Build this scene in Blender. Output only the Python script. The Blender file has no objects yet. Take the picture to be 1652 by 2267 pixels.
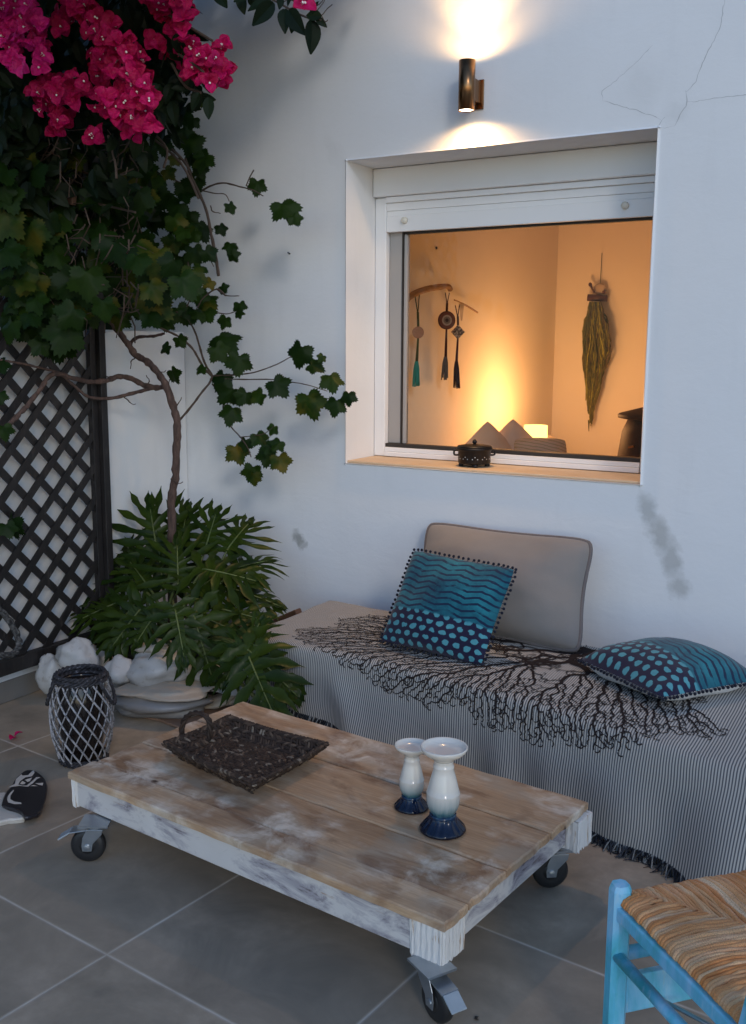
import bpy, bmesh, math, random
from mathutils import Vector, Matrix, noise as mnoise

random.seed(7)
scene = bpy.context.scene
COL = scene.collection
rad = math.radians

# ------------------------------------------------------------------ camera
F, YAW, PIT, ROL = 2197.884, 0.530668, 0.162922, 0.006079   # focal length and angles (picture 1652 x 2267 units)
PW, PH = 1652.0, 2267.0
CAMH = 1.55
fw = Vector((-math.sin(YAW)*math.cos(PIT), math.cos(YAW)*math.cos(PIT), -math.sin(PIT)))
rt0 = Vector((math.cos(YAW), math.sin(YAW), 0)); up0 = rt0.cross(fw)
rt = rt0*math.cos(ROL) + up0*math.sin(ROL)
up = -rt0*math.sin(ROL) + up0*math.cos(ROL)
cd = bpy.data.cameras.new('camera'); cam = bpy.data.objects.new('camera', cd); COL.objects.link(cam)
cam.matrix_world = Matrix(((rt.x, up.x, -fw.x, 0), (rt.y, up.y, -fw.y, 0), (rt.z, up.z, -fw.z, CAMH), (0, 0, 0, 1)))
cd.sensor_fit = 'VERTICAL'; cd.sensor_height = 36.0; cd.lens = 36.0*F/PH
cd.clip_start = 0.05; cd.clip_end = 500
scene.camera = cam

# ------------------------------------------------------------------ dusk light
SKY_STRENGTH = 0.14
SUN_STRENGTH = 0.38
sun_el, sun_az = rad(24), rad(43)             # soft low sun from behind the camera, standing in for its flash
w = bpy.data.worlds.new('World'); scene.world = w; w.use_nodes = True
nt = w.node_tree
sky = nt.nodes.new('ShaderNodeTexSky'); sky.sky_type = 'NISHITA'; sky.sun_disc = False
sky.sun_elevation = sun_el; sky.ozone_density = 4.6; sky.dust_density = 0.3   # blue-hour sky
to_sun = Vector((math.sin(sun_az)*math.cos(sun_el), -math.cos(sun_az)*math.cos(sun_el), math.sin(sun_el)))
sky.sun_rotation = math.atan2(to_sun.x, to_sun.y)
nt.links.new(sky.outputs[0], nt.nodes['Background'].inputs[0])
nt.nodes['Background'].inputs[1].default_value = SKY_STRENGTH
sl = bpy.data.lights.new('sun', 'SUN'); sl.energy = SUN_STRENGTH; sl.angle = rad(9); sl.color = (1.0, 0.93, 0.84)
so = bpy.data.objects.new('sun', sl); COL.objects.link(so)
so.rotation_euler = to_sun.to_track_quat('Z', 'Y').to_euler(); so.location = (0, -2, 4)
scene.view_settings.view_transform = 'Standard'; scene.view_settings.look = 'None'
scene.view_settings.gamma = 1.0; scene.view_settings.exposure = 0.5
scene.cycles.max_bounces = 8
scene.cycles.use_denoising = True
scene.cycles.sample_clamp_indirect = 6.0

# ------------------------------------------------------------------ helpers: layout
CAM = Vector((0, 0, CAMH))
def ray(x, y): return fw + rt*((x-PW/2)/F) - up*((y-PH/2)/F)
def onz(x, y, z=0.0):
    d = ray(x, y); return CAM + d*((z-CAMH)/d.z)
def ony(x, y, Y):
    d = ray(x, y); return CAM + d*(Y/d.y)
def onx(x, y, X):
    d = ray(x, y); return CAM + d*(X/d.x)

# ------------------------------------------------------------------ helpers: materials
class N:
    def __init__(s, name, rough=0.6, spec=0.5, base=(0.5, 0.5, 0.5), metal=0.0):
        s.m = bpy.data.materials.new(name); s.m.use_nodes = True
        s.t = s.m.node_tree; s.b = s.t.nodes['Principled BSDF']
        s.b.inputs['Roughness'].default_value = rough
        s.b.inputs['Specular IOR Level'].default_value = spec
        s.b.inputs['Metallic'].default_value = metal
        s.b.inputs['Base Color'].default_value = (*base, 1)
        s._tc = None
    def node(s, ty, **kw):
        n = s.t.nodes.new(ty)
        for k, v in kw.items(): setattr(n, k, v)
        return n
    def lk(s, a, b): s.t.links.new(a, b)
    def inp(s, sock, v):
        if hasattr(v, 'is_linked') or hasattr(v, 'links'): s.lk(v, sock)
        elif isinstance(v, (tuple, list)):
            sock.default_value = (*v, 1) if len(sock.default_value) == 4 and len(v) == 3 else tuple(v)
        else: sock.default_value = v
    def co(s, k='Object'):
        if not s._tc: s._tc = s.node('ShaderNodeTexCoord')
        return s._tc.outputs[k]
    def map(s, v, scale=(1, 1, 1), rot=(0, 0, 0), loc=(0, 0, 0)):
        n = s.node('ShaderNodeMapping'); s.lk(v, n.inputs[0])
        n.inputs['Scale'].default_value = scale; n.inputs['Rotation'].default_value = rot; n.inputs['Location'].default_value = loc
        return n.outputs[0]
    def noise(s, v, scale=5, detail=4, rough=0.55, dist=0.0, col=False):
        n = s.node('ShaderNodeTexNoise'); s.lk(v, n.inputs['Vector'])
        n.inputs['Scale'].default_value = scale; n.inputs['Detail'].default_value = detail
        n.inputs['Roughness'].default_value = rough; n.inputs['Distortion'].default_value = dist
        return n.outputs['Color' if col else 'Fac']
    def voro(s, v, scale=5, feature='F1', out='Distance', rnd=1.0):
        n = s.node('ShaderNodeTexVoronoi', feature=feature); s.lk(v, n.inputs['Vector'])
        n.inputs['Scale'].default_value = scale; n.inputs['Randomness'].default_value = rnd
        return n.outputs[out]
    def ramp(s, f, stops, mode='LINEAR'):
        n = s.node('ShaderNodeValToRGB'); n.color_ramp.interpolation = mode
        el = n.color_ramp.elements
        while len(el) < len(stops): el.new(0.5)
        for e, (p, c) in zip(el, stops):
            e.position = p; e.color = (*c, 1) if isinstance(c, (tuple, list)) else (c, c, c, 1)
        s.inp(n.inputs[0], f); return n.outputs[0]
    def mix(s, f, a, b, mode='MIX'):
        n = s.node('ShaderNodeMix', data_type='RGBA', blend_type=mode)
        s.inp(n.inputs['Factor'], f); s.inp(n.inputs[6], a); s.inp(n.inputs[7], b); return n.outputs[2]
    def math(s, op, a, b=0.0, c=0.0, clamp=False):
        n = s.node('ShaderNodeMath', operation=op, use_clamp=clamp)
        s.inp(n.inputs[0], a); s.inp(n.inputs[1], b); s.inp(n.inputs[2], c); return n.outputs[0]
    def vmath(s, op, a, b=(0, 0, 0)):
        n = s.node('ShaderNodeVectorMath', operation=op)
        s.inp(n.inputs[0], a); s.inp(n.inputs[1], b)
        return n.outputs['Value'] if op in ('LENGTH', 'DOT_PRODUCT', 'DISTANCE') else n.outputs[0]
    def sep(s, v):
        n = s.node('ShaderNodeSeparateXYZ'); s.lk(v, n.inputs[0]); return n.outputs
    def comb(s, x, y, z=0.0):
        n = s.node('ShaderNodeCombineXYZ'); s.inp(n.inputs[0], x); s.inp(n.inputs[1], y); s.inp(n.inputs[2], z); return n.outputs[0]
    def island(s): return s.node('ShaderNodeNewGeometry').outputs['Random Per Island']
    def bump(s, h, strength=0.3, dist=0.01):
        n = s.node('ShaderNodeBump'); n.inputs['Strength'].default_value = strength; n.inputs['Distance'].default_value = dist
        s.lk(h, n.inputs['Height']); s.lk(n.outputs[0], s.b.inputs['Normal']); return s
    def col(s, c): s.inp(s.b.inputs['Base Color'], c); return s
    def rough(s, c): s.inp(s.b.inputs['Roughness'], c); return s

# ------------------------------------------------------------------ helpers: meshes
class MB:
    def __init__(s): s.v = []; s.f = []; s.uv = {}; s.mi = []
    def add(s, verts, faces, uv=None):
        o = len(s.v); s.v += [tuple(p) for p in verts]
        s.f += [tuple(i+o for i in f) for f in faces]
        if uv:
            for i, q in enumerate(uv): s.uv[o+i] = q
        return o
    def box(s, c, ex, ey, ez, hx, hy, hz):
        c, ex, ey, ez = Vector(c), Vector(ex), Vector(ey), Vector(ez)
        vs = [c+ex*hx*a+ey*hy*b+ez*hz*d for d in (-1, 1) for b in (-1, 1) for a in (-1, 1)]
        s.add(vs, [(0, 2, 3, 1), (4, 5, 7, 6), (0, 1, 5, 4), (2, 6, 7, 3), (0, 4, 6, 2), (1, 3, 7, 5)]); return s
    def abox(s, x0, x1, y0, y1, z0, z1):
        return s.box(((x0+x1)/2, (y0+y1)/2, (z0+z1)/2), (1, 0, 0), (0, 1, 0), (0, 0, 1), abs(x1-x0)/2, abs(y1-y0)/2, abs(z1-z0)/2)
    def bar(s, a, b, wid, thick, side):
        a, b = Vector(a), Vector(b); d = (b-a); L = d.length; d.normalize()
        side = Vector(side); side = (side-d*side.dot(d)).normalized(); n = d.cross(side)
        return s.box((a+b)/2, d, side, n, L/2, wid/2, thick/2)
    def grid(s, fn, nu, nv, uvf=None, closed_u=False):
        o = len(s.v)
        for j in range(nv+1):
            for i in range(nu+(0 if closed_u else 1)):
                s.v.append(tuple(fn(i/nu, j/nv)))
                if uvf: s.uv[len(s.v)-1] = uvf(i/nu, j/nv)
        W = nu if closed_u else nu+1
        for j in range(nv):
            for i in range(nu):
                a = o+j*W+i; b = o+j*W+(i+1) % W if closed_u else a+1
                s.f.append((a, b, b+W, a+W))
        return s
    def tube(s, pts, r, n=8, cap=True):
        pts = [Vector(p) for p in pts]
        rr = r if isinstance(r, (list, tuple)) else [r]*len(pts)
        t0 = (pts[1]-pts[0]).normalized()
        ref = Vector((0, 0, 1)) if abs(t0.z) < 0.9 else Vector((1, 0, 0))
        nrm = t0.cross(ref).normalized(); o = len(s.v)
        for i, p in enumerate(pts):
            t = (pts[min(i+1, len(pts)-1)]-pts[max(i-1, 0)]).normalized()
            nrm = (nrm-t*nrm.dot(t))
            nrm = nrm.normalized() if nrm.length > 1e-6 else t.orthogonal().normalized()
            bn = t.cross(nrm)
            for k in range(n):
                a = 2*math.pi*k/n
                s.v.append(tuple(p+(nrm*math.cos(a)+bn*math.sin(a))*rr[i]))
                s.uv[len(s.v)-1] = (k/n, i/len(pts))
        for i in range(len(pts)-1):
            for k in range(n):
                a = o+i*n+k; b = o+i*n+(k+1) % n
                s.f.append((a, b, b+n, a+n))
        if cap:
            s.f.append(tuple(o+k for k in range(n))[::-1]); s.f.append(tuple(o+(len(pts)-1)*n+k for k in range(n)))
        return s
    def lathe(s, c, prof, n=40, ax=None, rfn=None):
        c = Vector(c); az = Vector(ax or (0, 0, 1)).normalized(); e1 = az.orthogonal().normalized(); e2 = az.cross(e1)
        o = len(s.v)
        for j, (r_, z) in enumerate(prof):
            for k in range(n):
                a = 2*math.pi*k/n; q = rfn(a, r_, z) if rfn else r_
                s.v.append(tuple(c+(e1*math.cos(a)+e2*math.sin(a))*q+az*z)); s.uv[len(s.v)-1] = (k/n, j/len(prof))
        for j in range(len(prof)-1):
            for k in range(n):
                a = o+j*n+k; b = o+j*n+(k+1) % n; s.f.append((a, b, b+n, a+n))
        s.f.append(tuple(o+k for k in range(n))[::-1]); s.f.append(tuple(o+(len(prof)-1)*n+k for k in range(n)))
        return s
    def ball(s, c, rx, ry, rz, n=14, m=8):
        c = Vector(c); o = len(s.v)
        for j in range(m+1):
            th = math.pi*(j+0.02)/(m+0.04)
            for k in range(n):
                a = 2*math.pi*k/n
                s.v.append((c.x+rx*math.sin(th)*math.cos(a), c.y+ry*math.sin(th)*math.sin(a), c.z-rz*math.cos(th)))
        for j in range(m):
            for k in range(n):
                a = o+j*n+k; b = o+j*n+(k+1) % n; s.f.append((a, b, b+n, a+n))
        s.f.append(tuple(o+k for k in range(n))[::-1]); s.f.append(tuple(o+m*n+k for k in range(n)))
        return s
    def build(s, name, mat, parent=None, smooth=False, bevel=0.0, sub=0, mats=None):
        me = bpy.data.meshes.new(name)
        off = Vector((0, 0, 0)); p = parent
        while p is not None: off += p.location; p = p.parent
        me.from_pydata([(x-off.x, y-off.y, z-off.z) for x, y, z in s.v], [], s.f)
        if s.uv:
            ul = me.uv_layers.new(name='UVMap')
            for lp in me.loops: ul.data[lp.index].uv = s.uv.get(lp.vertex_index, (0, 0))
        if smooth:
            for q in me.polygons: q.use_smooth = True
        me.materials.append(mat.m if isinstance(mat, N) else mat)
        for m2 in mats or []: me.materials.append(m2.m if isinstance(m2, N) else m2)
        if s.mi: me.polygons.foreach_set('material_index', s.mi)
        me.update()
        o = bpy.data.objects.new(name, me); COL.objects.link(o)
        if parent is not None: o.parent = parent
        if bevel:
            b = o.modifiers.new('bevel', 'BEVEL'); b.width = bevel; b.segments = 2; b.limit_method = 'ANGLE'; b.angle_limit = rad(40)
        if sub:
            b = o.modifiers.new('sub', 'SUBSURF'); b.levels = b.render_levels = sub
        return o

def tag(o, label=None, cat=None, group=None, kind=None):
    if label: o['label'] = label
    if cat: o['category'] = cat
    if group: o['group'] = group
    if kind: o['kind'] = kind
    return o
def thing(name, loc, label, cat, group=None):
    o = bpy.data.objects.new(name, None); COL.objects.link(o); o.location = loc; o.empty_display_size = 0.1
    return tag(o, label, cat, group)
def smooth(a, b, x):
    t = max(0.0, min(1.0, (x-a)/(b-a))); return t*t*(3-2*t)
def lerp(a, b, t): return a+(b-a)*t
def curve(pts, k=4):
    """Catmull-Rom through pts."""
    P = [Vector(p) for p in pts]; out = []
    for i in range(len(P)-1):
        a, b, c, d = P[max(i-1, 0)], P[i], P[i+1], P[min(i+2, len(P)-1)]
        for j in range(k):
            t = j/k
            out.append(0.5*((2*b)+(c-a)*t+(2*a-5*b+4*c-d)*t*t+(3*b-a-3*c+d)*t**3))
    out.append(P[-1]); return out
def rs(n, a, b): return [lerp(a, b, i/(n-1)) for i in range(n)]

# ================================================================== MATERIALS OF THE SETTING
YW = 4.047                       # outer face of the house wall
WX0, WX1, WZ0, WZ1 = -2.525, -1.100, 1.006, 2.402     # window opening
YI = YW+0.26                     # plane of the window frame
TA = rad(-5.4475)                # floor tiles run a little askew to the wall

def plaster(name, base=(0.76, 0.77, 0.78), stains=()):
    n = N(name, rough=0.85, spec=0.25)
    v = n.co()
    big = n.noise(v, 1.3, 5, 0.6); fine = n.noise(v, 60, 3, 0.6); mid = n.noise(v, 9, 4)
    c = n.mix(n.ramp(big, [(0.35, 0.0), (0.7, 1.0)]), tuple(x*0.95 for x in base), base)
    c = n.mix(n.ramp(mid, [(0.3, 0.25), (0.7, 0.0)]), c, tuple(x*0.93 for x in base))
    drip = n.noise(n.map(v, scale=(5.0, 5.0, 0.7)), 1.6, 5, 0.6); c = n.mix(n.ramp(drip, [(0.55, 0.0), (0.75, 0.22)]), c, tuple(x*0.80 for x in base))
    if stains:
        nz = n.vmath('SCALE', n.vmath('SUBTRACT', n.noise(v, 14, 4, 0.6, col=True), (0.5, 0.5, 0.5)))
        nz.node.inputs['Scale'].default_value = 0.10
        vd = n.vmath('ADD', v, nz)
        tot = None
        for (x, z, rx, rz, ang, st) in stains:
            q = n.map(n.map(vd, loc=(-x, 0, -z)), rot=(0, ang, 0))
            q = n.map(q, scale=(1/rx, 0.0, 1/rz))
            d = n.vmath('LENGTH', q)
            f = n.math('MULTIPLY', n.ramp(d, [(0.35, 1.0), (1.0, 0.0)]), st)
            tot = f if tot is None else n.math('MAXIMUM', tot, f)
        c = n.mix(tot, c, (0.36, 0.365, 0.35))
    n.col(c)
    trowel = n.noise(n.map(v, scale=(3.0, 3.0, 5.5), rot=(0, 0.5, 0)), 2.2, 5, 0.62, 1.2)
    h = n.math('ADD', n.math('ADD', n.math('MULTIPLY', fine, 0.30), mid), n.math('MULTIPLY', trowel, 0.7))
    n.bump(h, 0.22, 0.007)
    return n
def st(x, y, rx, rz, ang, s):
    p = ony(x, y, YW); return (p.x, p.z, rx, rz, ang, s)
STAINS = [st(1436, 1130, 0.050, 0.10, 0.35, 0.62), st(1462, 1185, 0.062, 0.11, 0.45, 0.66), st(1488, 1240, 0.050, 0.11, 0.2, 0.62),
          st(1506, 1300, 0.055, 0.065, 0.5, 0.6), st(660, 1192, 0.034, 0.060, 0.4, 0.95), st(672, 1208, 0.028, 0.02, 0.5, 0.6),
          st(738, 332, 0.05, 0.10, 0.5, 0.10), st(1420, 190, 0.10, 0.11, 0.6, 0.10), st(1500, 250, 0.06, 0.05, 0.2, 0.12),
          st(545, 1335, 0.09, 0.035, 0.1, 0.25), st(480, 1310, 0.05, 0.06, 0.4, 0.3)]
M_wall = plaster('white plaster', stains=STAINS)
M_gwall = plaster('limewashed plaster', base=(0.74, 0.745, 0.74))
def white_metal(name, base=(0.78, 0.79, 0.8), rough=0.35):
    n = N(name, rough=rough, spec=0.5)
    f = n.noise(n.co(), 7, 3); n.col(n.mix(f, tuple(x*0.95 for x in base), base)); n.bump(n.noise(n.co(), 30, 2), 0.03, 0.002); return n
M_frame = white_metal('white lacquered aluminium')
M_grey = white_metal('grey weathered sash', (0.34, 0.33, 0.32), 0.5)

def tiles():
    n = N('grey porcelain tile', rough=0.5, spec=0.4)
    S = 0.6838
    q = n.map(n.co(), rot=(0, 0, -TA))
    q = n.map(q, loc=(1.9265+S*20, -1.5025+S*20, 0))
    q = n.map(q, scale=(1/S, 1/S, 1))
    x, y, z = n.sep(q)
    fx = n.math('FRACT', x); fy = n.math('FRACT', y)
    dx = n.math('MINIMUM', fx, n.math('SUBTRACT', 1.0, fx)); dy = n.math('MINIMUM', fy, n.math('SUBTRACT', 1.0, fy))
    d = n.math('MULTIPLY', n.math('MINIMUM', dx, dy), S)
    wob = n.math('MULTIPLY', n.math('SUBTRACT', n.noise(n.co(), 25, 2), 0.5), 0.0012)
    g = n.ramp(n.math('ADD', d, wob), [(0.0026, 1.0), (0.0046, 0.0)])
    cell = n.comb(n.math('FLOOR', x), n.math('FLOOR', y))
    wn = n.node('ShaderNodeTexWhiteNoise', noise_dimensions='3D'); n.lk(cell, wn.inputs[0])
    v = n.vmath('ADD', n.co(), n.vmath('MULTIPLY', wn.outputs['Color'], (20, 20, 20)))
    cloud = n.noise(v, 3.2, 6, 0.62, 0.6); fine = n.noise(v, 26, 5, 0.7)
    c = n.ramp(cloud, [(0.32, (0.21, 0.178, 0.135)), (0.5, (0.35, 0.288, 0.215)), (0.72, (0.52, 0.42, 0.315))])
    c = n.mix(n.ramp(fine, [(0.35, 0.35), (0.65, 0.0)]), c, (0.19, 0.16, 0.12))
    c = n.mix(n.math('MULTIPLY', wn.outputs['Value'], 0.38), c, (0.20, 0.175, 0.145))
    dirt = n.ramp(n.noise(n.co(), 1.1, 4), [(0.4, 0.0), (0.75, 0.35)])
    c = n.mix(dirt, c, (0.36, 0.285, 0.20))
    c = n.mix(n.math('MULTIPLY', g, n.ramp(n.noise(n.co(), 6, 3), [(0.3, 0.45), (0.7, 1.0)])), c, (0.62, 0.56, 0.48))
    sc = n.noise(n.map(n.co(), scale=(1, 1, 1), rot=(0, 0, 0.6)), 55, 6, 0.8); c = n.mix(n.math('MULTIPLY', n.ramp(sc, [(0.66, 0.0), (0.72, 0.7)]), n.ramp(n.noise(n.co(), 2.2, 3), [(0.5, 0.0), (0.62, 1.0)])), c, (0.52, 0.47, 0.40))
    n.col(c)
    n.rough(n.ramp(fine, [(0.3, 0.42), (0.7, 0.62)]))
    n.bump(n.math('SUBTRACT', n.math('MULTIPLY', fine, 0.15), g), 0.25, 0.003)
    return n
M_tile = tiles()

# ================================================================== FLOOR
mb = MB(); mb.grid(lambda u, v: (lerp(-3.55, 9, u), lerp(-9, YW+0.02, v), 0), 4, 4)
tag(mb.build('floor', M_tile), kind='structure')

# ================================================================== HOUSE
house = thing('house', (0, YW, 0), 'white plastered house wall with a lit window and hairline cracks', 'house')
def ringmesh(xs, zs, y0, y1):
    mb = MB()
    vi = {}
    for k, y in enumerate((y0, y1)):
        for i, x in enumerate(xs):
            for j, z in enumerate(zs): vi[k, i, j] = len(mb.v); mb.v.append((x, y, z))
    for i in range(3):
        for j in range(3):
            if i == 1 and j == 1: continue
            mb.f.append((vi[0, i, j], vi[0, i+1, j], vi[0, i+1, j+1], vi[0, i, j+1]))
            mb.f.append((vi[1, i, j], vi[1, i, j+1], vi[1, i+1, j+1], vi[1, i+1, j]))
    for (a, b) in (((1, 1), (1, 2)), ((1, 2), (2, 2)), ((2, 2), (2, 1)), ((2, 1), (1, 1))):
        mb.f.append((vi[0, a[0], a[1]], vi[0, b[0], b[1]], vi[1, b[0], b[1]], vi[1, a[0], a[1]]))
    for i in range(3):
        mb.f.append((vi[0, i, 0], vi[1, i, 0], vi[1, i+1, 0], vi[0, i+1, 0])); mb.f.append((vi[0, i, 3], vi[0, i+1, 3], vi[1, i+1, 3], vi[1, i, 3]))
        mb.f.append((vi[0, 0, i], vi[0, 0, i+1], vi[1, 0, i+1], vi[1, 0, i])); mb.f.append((vi[0, 3, i], vi[1, 3, i], vi[1, 3, i+1], vi[0, 3, i+1]))
    return mb
fac = ringmesh([-4.6, WX0, WX1, 5.0], [-0.05, WZ0, WZ1, 4.6], YW, YW+0.34).build('facade', M_wall, house, bevel=0.009)
# sill: a thin beige slab lying in the opening
M_sill = N('beige sill', rough=0.6); M_sill.col(M_sill.mix(M_sill.noise(M_sill.co(), 8, 5), (0.50, 0.36, 0.22), (0.66, 0.50, 0.34)))
MB().abox(WX0+0.001, WX1-0.001, YW+0.004, YI+0.05, WZ0+0.001, WZ0+0.012).build('window_sill', M_sill, house, bevel=0.004)
# hairline cracks in the plaster above the window
M_crack = N('crack in plaster', rough=0.95, spec=0.1); M_crack.col(M_crack.mix(M_crack.noise(M_crack.co(), 12, 3), (0.34, 0.35, 0.36), (0.56, 0.57, 0.58)))
def crack_pts(pts):
    P = [ony(x, y, YW-0.0006) for x, y in pts]; out = []
    for a, b in zip(P[:-1], P[1:]):
        k = max(2, int((b-a).length/0.012))
        for i in range(k):
            q = a.lerp(b, i/k); q.x += random.uniform(-1, 1)*0.0028; q.z += random.uniform(-1, 1)*0.0028; out.append(q)
    return out+[P[-1]]
def zc(x, y): return ((1700+x/3.399)/1.3233, (100+y/3.399)/1.3233)
CR = [([zc(760, 925), zc(800, 880), zc(845, 825)], 0.0045), ([zc(805, 850), zc(720, 815), zc(560, 755), zc(400, 715), zc(225, 665)], 0.0024),
      ([zc(220, 665), zc(215, 560), zc(330, 480), zc(560, 280), zc(720, 110)], 0.0022), ([zc(945, 910), zc(990, 810), zc(1070, 680), zc(1050, 560)], 0.0036),
      ([zc(1060, 580), zc(1150, 470), zc(1230, 260), zc(1330, 60), zc(1390, -60), zc(1440, -340)], 0.0030), ([zc(1070, 675), zc(1200, 662), zc(1400, 630), zc(1600, 612), zc(1800, 605)], 0.0022),
      ([zc(945, 912), zc(840, 930), zc(780, 932)], 0.0012)]
mb = MB()
for pts, wd in CR:
    P = crack_pts(pts)
    vs = []
    for i, p in enumerate(P):
        d = P[min(i+1, len(P)-1)]-P[max(i-1, 0)]; d.normalize(); nrm = Vector((-d.z, 0, d.x))
        h = wd*0.5*random.uniform(0.5, 1.1)*(1 if 1 < i < len(P)-2 else 0.4)
        vs += [p+nrm*h, p-nrm*h]
    mb.add(vs, [(2*i, 2*i+1, 2*i+3, 2*i+2) for i in range(len(P)-1)])
mb.build('crack', M_crack, house)
# --- the room behind the window
RXL, RYB, RX1 = -2.735, 7.415, 1.2
M_room = N('cream room wall', rough=0.85, spec=0.2); M_room.col(M_room.mix(M_room.noise(M_room.co(), 2.5, 4), (0.80, 0.70, 0.58), (0.86, 0.77, 0.66))); M_room.bump(M_room.noise(M_room.co(), 70, 2), 0.1, 0.004)
M_rfloor = N('terracotta floor', rough=0.5); M_rfloor.col(M_rfloor.mix(M_rfloor.noise(M_rfloor.co(), 5, 4), (0.25, 0.13, 0.08), (0.33, 0.19, 0.12)))
y0 = YW+0.36
MB().abox(RXL-0.15, RXL, y0, RYB, 0, 3.0).build('room_side_wall', M_room, house)
MB().abox(RXL-0.15, RX1+0.15, RYB+0.002, RYB+0.15, 0, 3.0).build('room_rear_wall', M_room, house)
MB().abox(RX1, RX1+0.15, y0, RYB, 0, 3.0).build('room_partition', M_room, house)
MB().abox(RXL-0.15, RX1+0.15, y0, RYB+0.15, 3.002, 3.12).build('room_ceiling', M_room, house)
MB().abox(RXL-0.15, RX1+0.15, y0, RYB+0.15, -0.12, -0.002).build('room_floor', M_rfloor, house)
# --- the window itself
FX0 = WX0+0.002; FX1 = WX1-0.002
win = bpy.data.objects.new('window', None); COL.objects.link(win); win.parent = house
for x0, x1 in ((FX0, -2.462), (FX1-0.075, FX1)): MB().abox(x0, x1, YI-0.002, YI+0.06, WZ0+0.014, 2.268).build('stile', M_frame, win, bevel=0.004)
mb = MB()
mb.abox(-2.460, FX1-0.077, YI-0.012, YI+0.05, WZ0+0.015, 1.044)
mb.abox(-2.460, FX1-0.077, YI-0.004, YI+0.05, 1.0445, 1.066)
mb.build('bottom_rail', M_frame, win, bevel=0.003)
M_blk = N('black rubber seal', rough=0.6, base=(0.02, 0.018, 0.016)); M_blk.col(M_blk.mix(M_blk.noise(M_blk.co(), 20, 2), (0.014, 0.012, 0.011), (0.035, 0.03, 0.026)))
MB().abox(-2.460, FX1-0.077, YI+0.004, YI+0.05, 1.067, 1.084).build('seal', M_blk, win)
MB().abox(-2.459, -2.390, YI+0.03, YI+0.06, 1.085, 2.112).build('sash_stile', M_grey, win, bevel=0.003)
mb = MB(); mb.abox(-2.388, -2.381, YI+0.026, YI+0.062, 1.085, 2.112); mb.abox(-2.380, FX1-0.077, YI+0.032, YI+0.062, 2.096, 2.112)
mb.build('sash_gasket', M_blk, win)
MB().abox(-2.379, -2.362, YI+0.03, YI+0.06, 1.085, 2.095).build('sash_edge', M_grey, win, bevel=0.003)
MB().abox(FX0, FX1, YI-0.03, YI+0.06, 2.270, WZ1-0.002).build('shutter_box', M_frame, win, bevel=0.006)
mb = MB(); mb.abox(-2.461, FX1-0.05, YI-0.012, YI+0.02, 2.2420, 2.2685)
for z0, z1, dy in ((2.2045, 2.2415, 0.0), (2.180, 2.2041, 0.003), (2.106, 2.1796, -0.003)):
    mb.abox(-2.461, FX1-0.052, YI+dy, YI+0.02, z0, z1)
mb.build('roller_shutter', M_frame, win, bevel=0.0022)
M_stop = N('cream plastic stop', rough=0.4); M_stop.col(M_stop.mix(M_stop.noise(M_stop.co(), 30), (0.6, 0.58, 0.5), (0.72, 0.7, 0.62)))
for px in ((897, 488), (1385, 455)):
    p = ony(*px, YI-0.004); MB().lathe(p, [(0.001, 0.02), (0.010, 0.019), (0.015, 0.014), (0.016, 0.0)], 18, (0, -1, 0)).build('shutter_stop', M_stop, win, smooth=True)
mg = bpy.data.materials.new('window glass'); mg.use_nodes = True; gt = mg.node_tree; gt.nodes.remove(gt.nodes['Principled BSDF'])
tr_ = gt.nodes.new('ShaderNodeBsdfTransparent'); gl = gt.nodes.new('ShaderNodeBsdfGlossy'); gl.inputs['Roughness'].default_value = 0.02
tr_.inputs[0].default_value = (0.95, 0.96, 0.95, 1)
fr = gt.nodes.new('ShaderNodeFresnel'); fr.inputs[0].default_value = 1.22; mx = gt.nodes.new('ShaderNodeMixShader')
gt.links.new(fr.outputs[0], mx.inputs[0]); gt.links.new(tr_.outputs[0], mx.inputs[1]); gt.links.new(gl.outputs[0], mx.inputs[2])
gt.links.new(mx.outputs[0], gt.nodes['Material Output'].inputs[0])
MB().abox(-2.361, FX1-0.077, YI+0.044, YI+0.048, 1.085, 2.095).build('pane', mg, win)
MB().lathe(onx(966, 549, RXL+0.003), [(0.001, 0.006), (0.008, 0.005), (0.009, 0)], 10, (1, 0, 0)).build('picture_nail', M_blk, house)
MB().tube([ony(642, 562, YW), ony(642, 562, YW)+Vector((0.004, -0.022, 0.004))], 0.0035, 8).build('nail', M_blk, house)

# ================================================================== GARDEN WALL (left)
GX = -3.52
gw = thing('garden_wall', (GX, 3.0, 0), 'low white limewashed wall behind the black trellis', 'wall')
MB().abox(GX-0.25, GX, -1.0, YW-0.002, 0.0, 1.632).build('wall_body', M_gwall, gw, bevel=0.012)
M_skirt = N('grey tile skirting', rough=0.5); M_skirt.col(M_skirt.mix(M_skirt.noise(M_skirt.co(), 5, 5), (0.11, 0.105, 0.095), (0.19, 0.18, 0.165)))
MB().abox(GX+0.001, GX+0.014, -1.0, YW-0.004, 0.002, 0.096).build('tile_skirting', M_skirt, gw, bevel=0.002)

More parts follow.
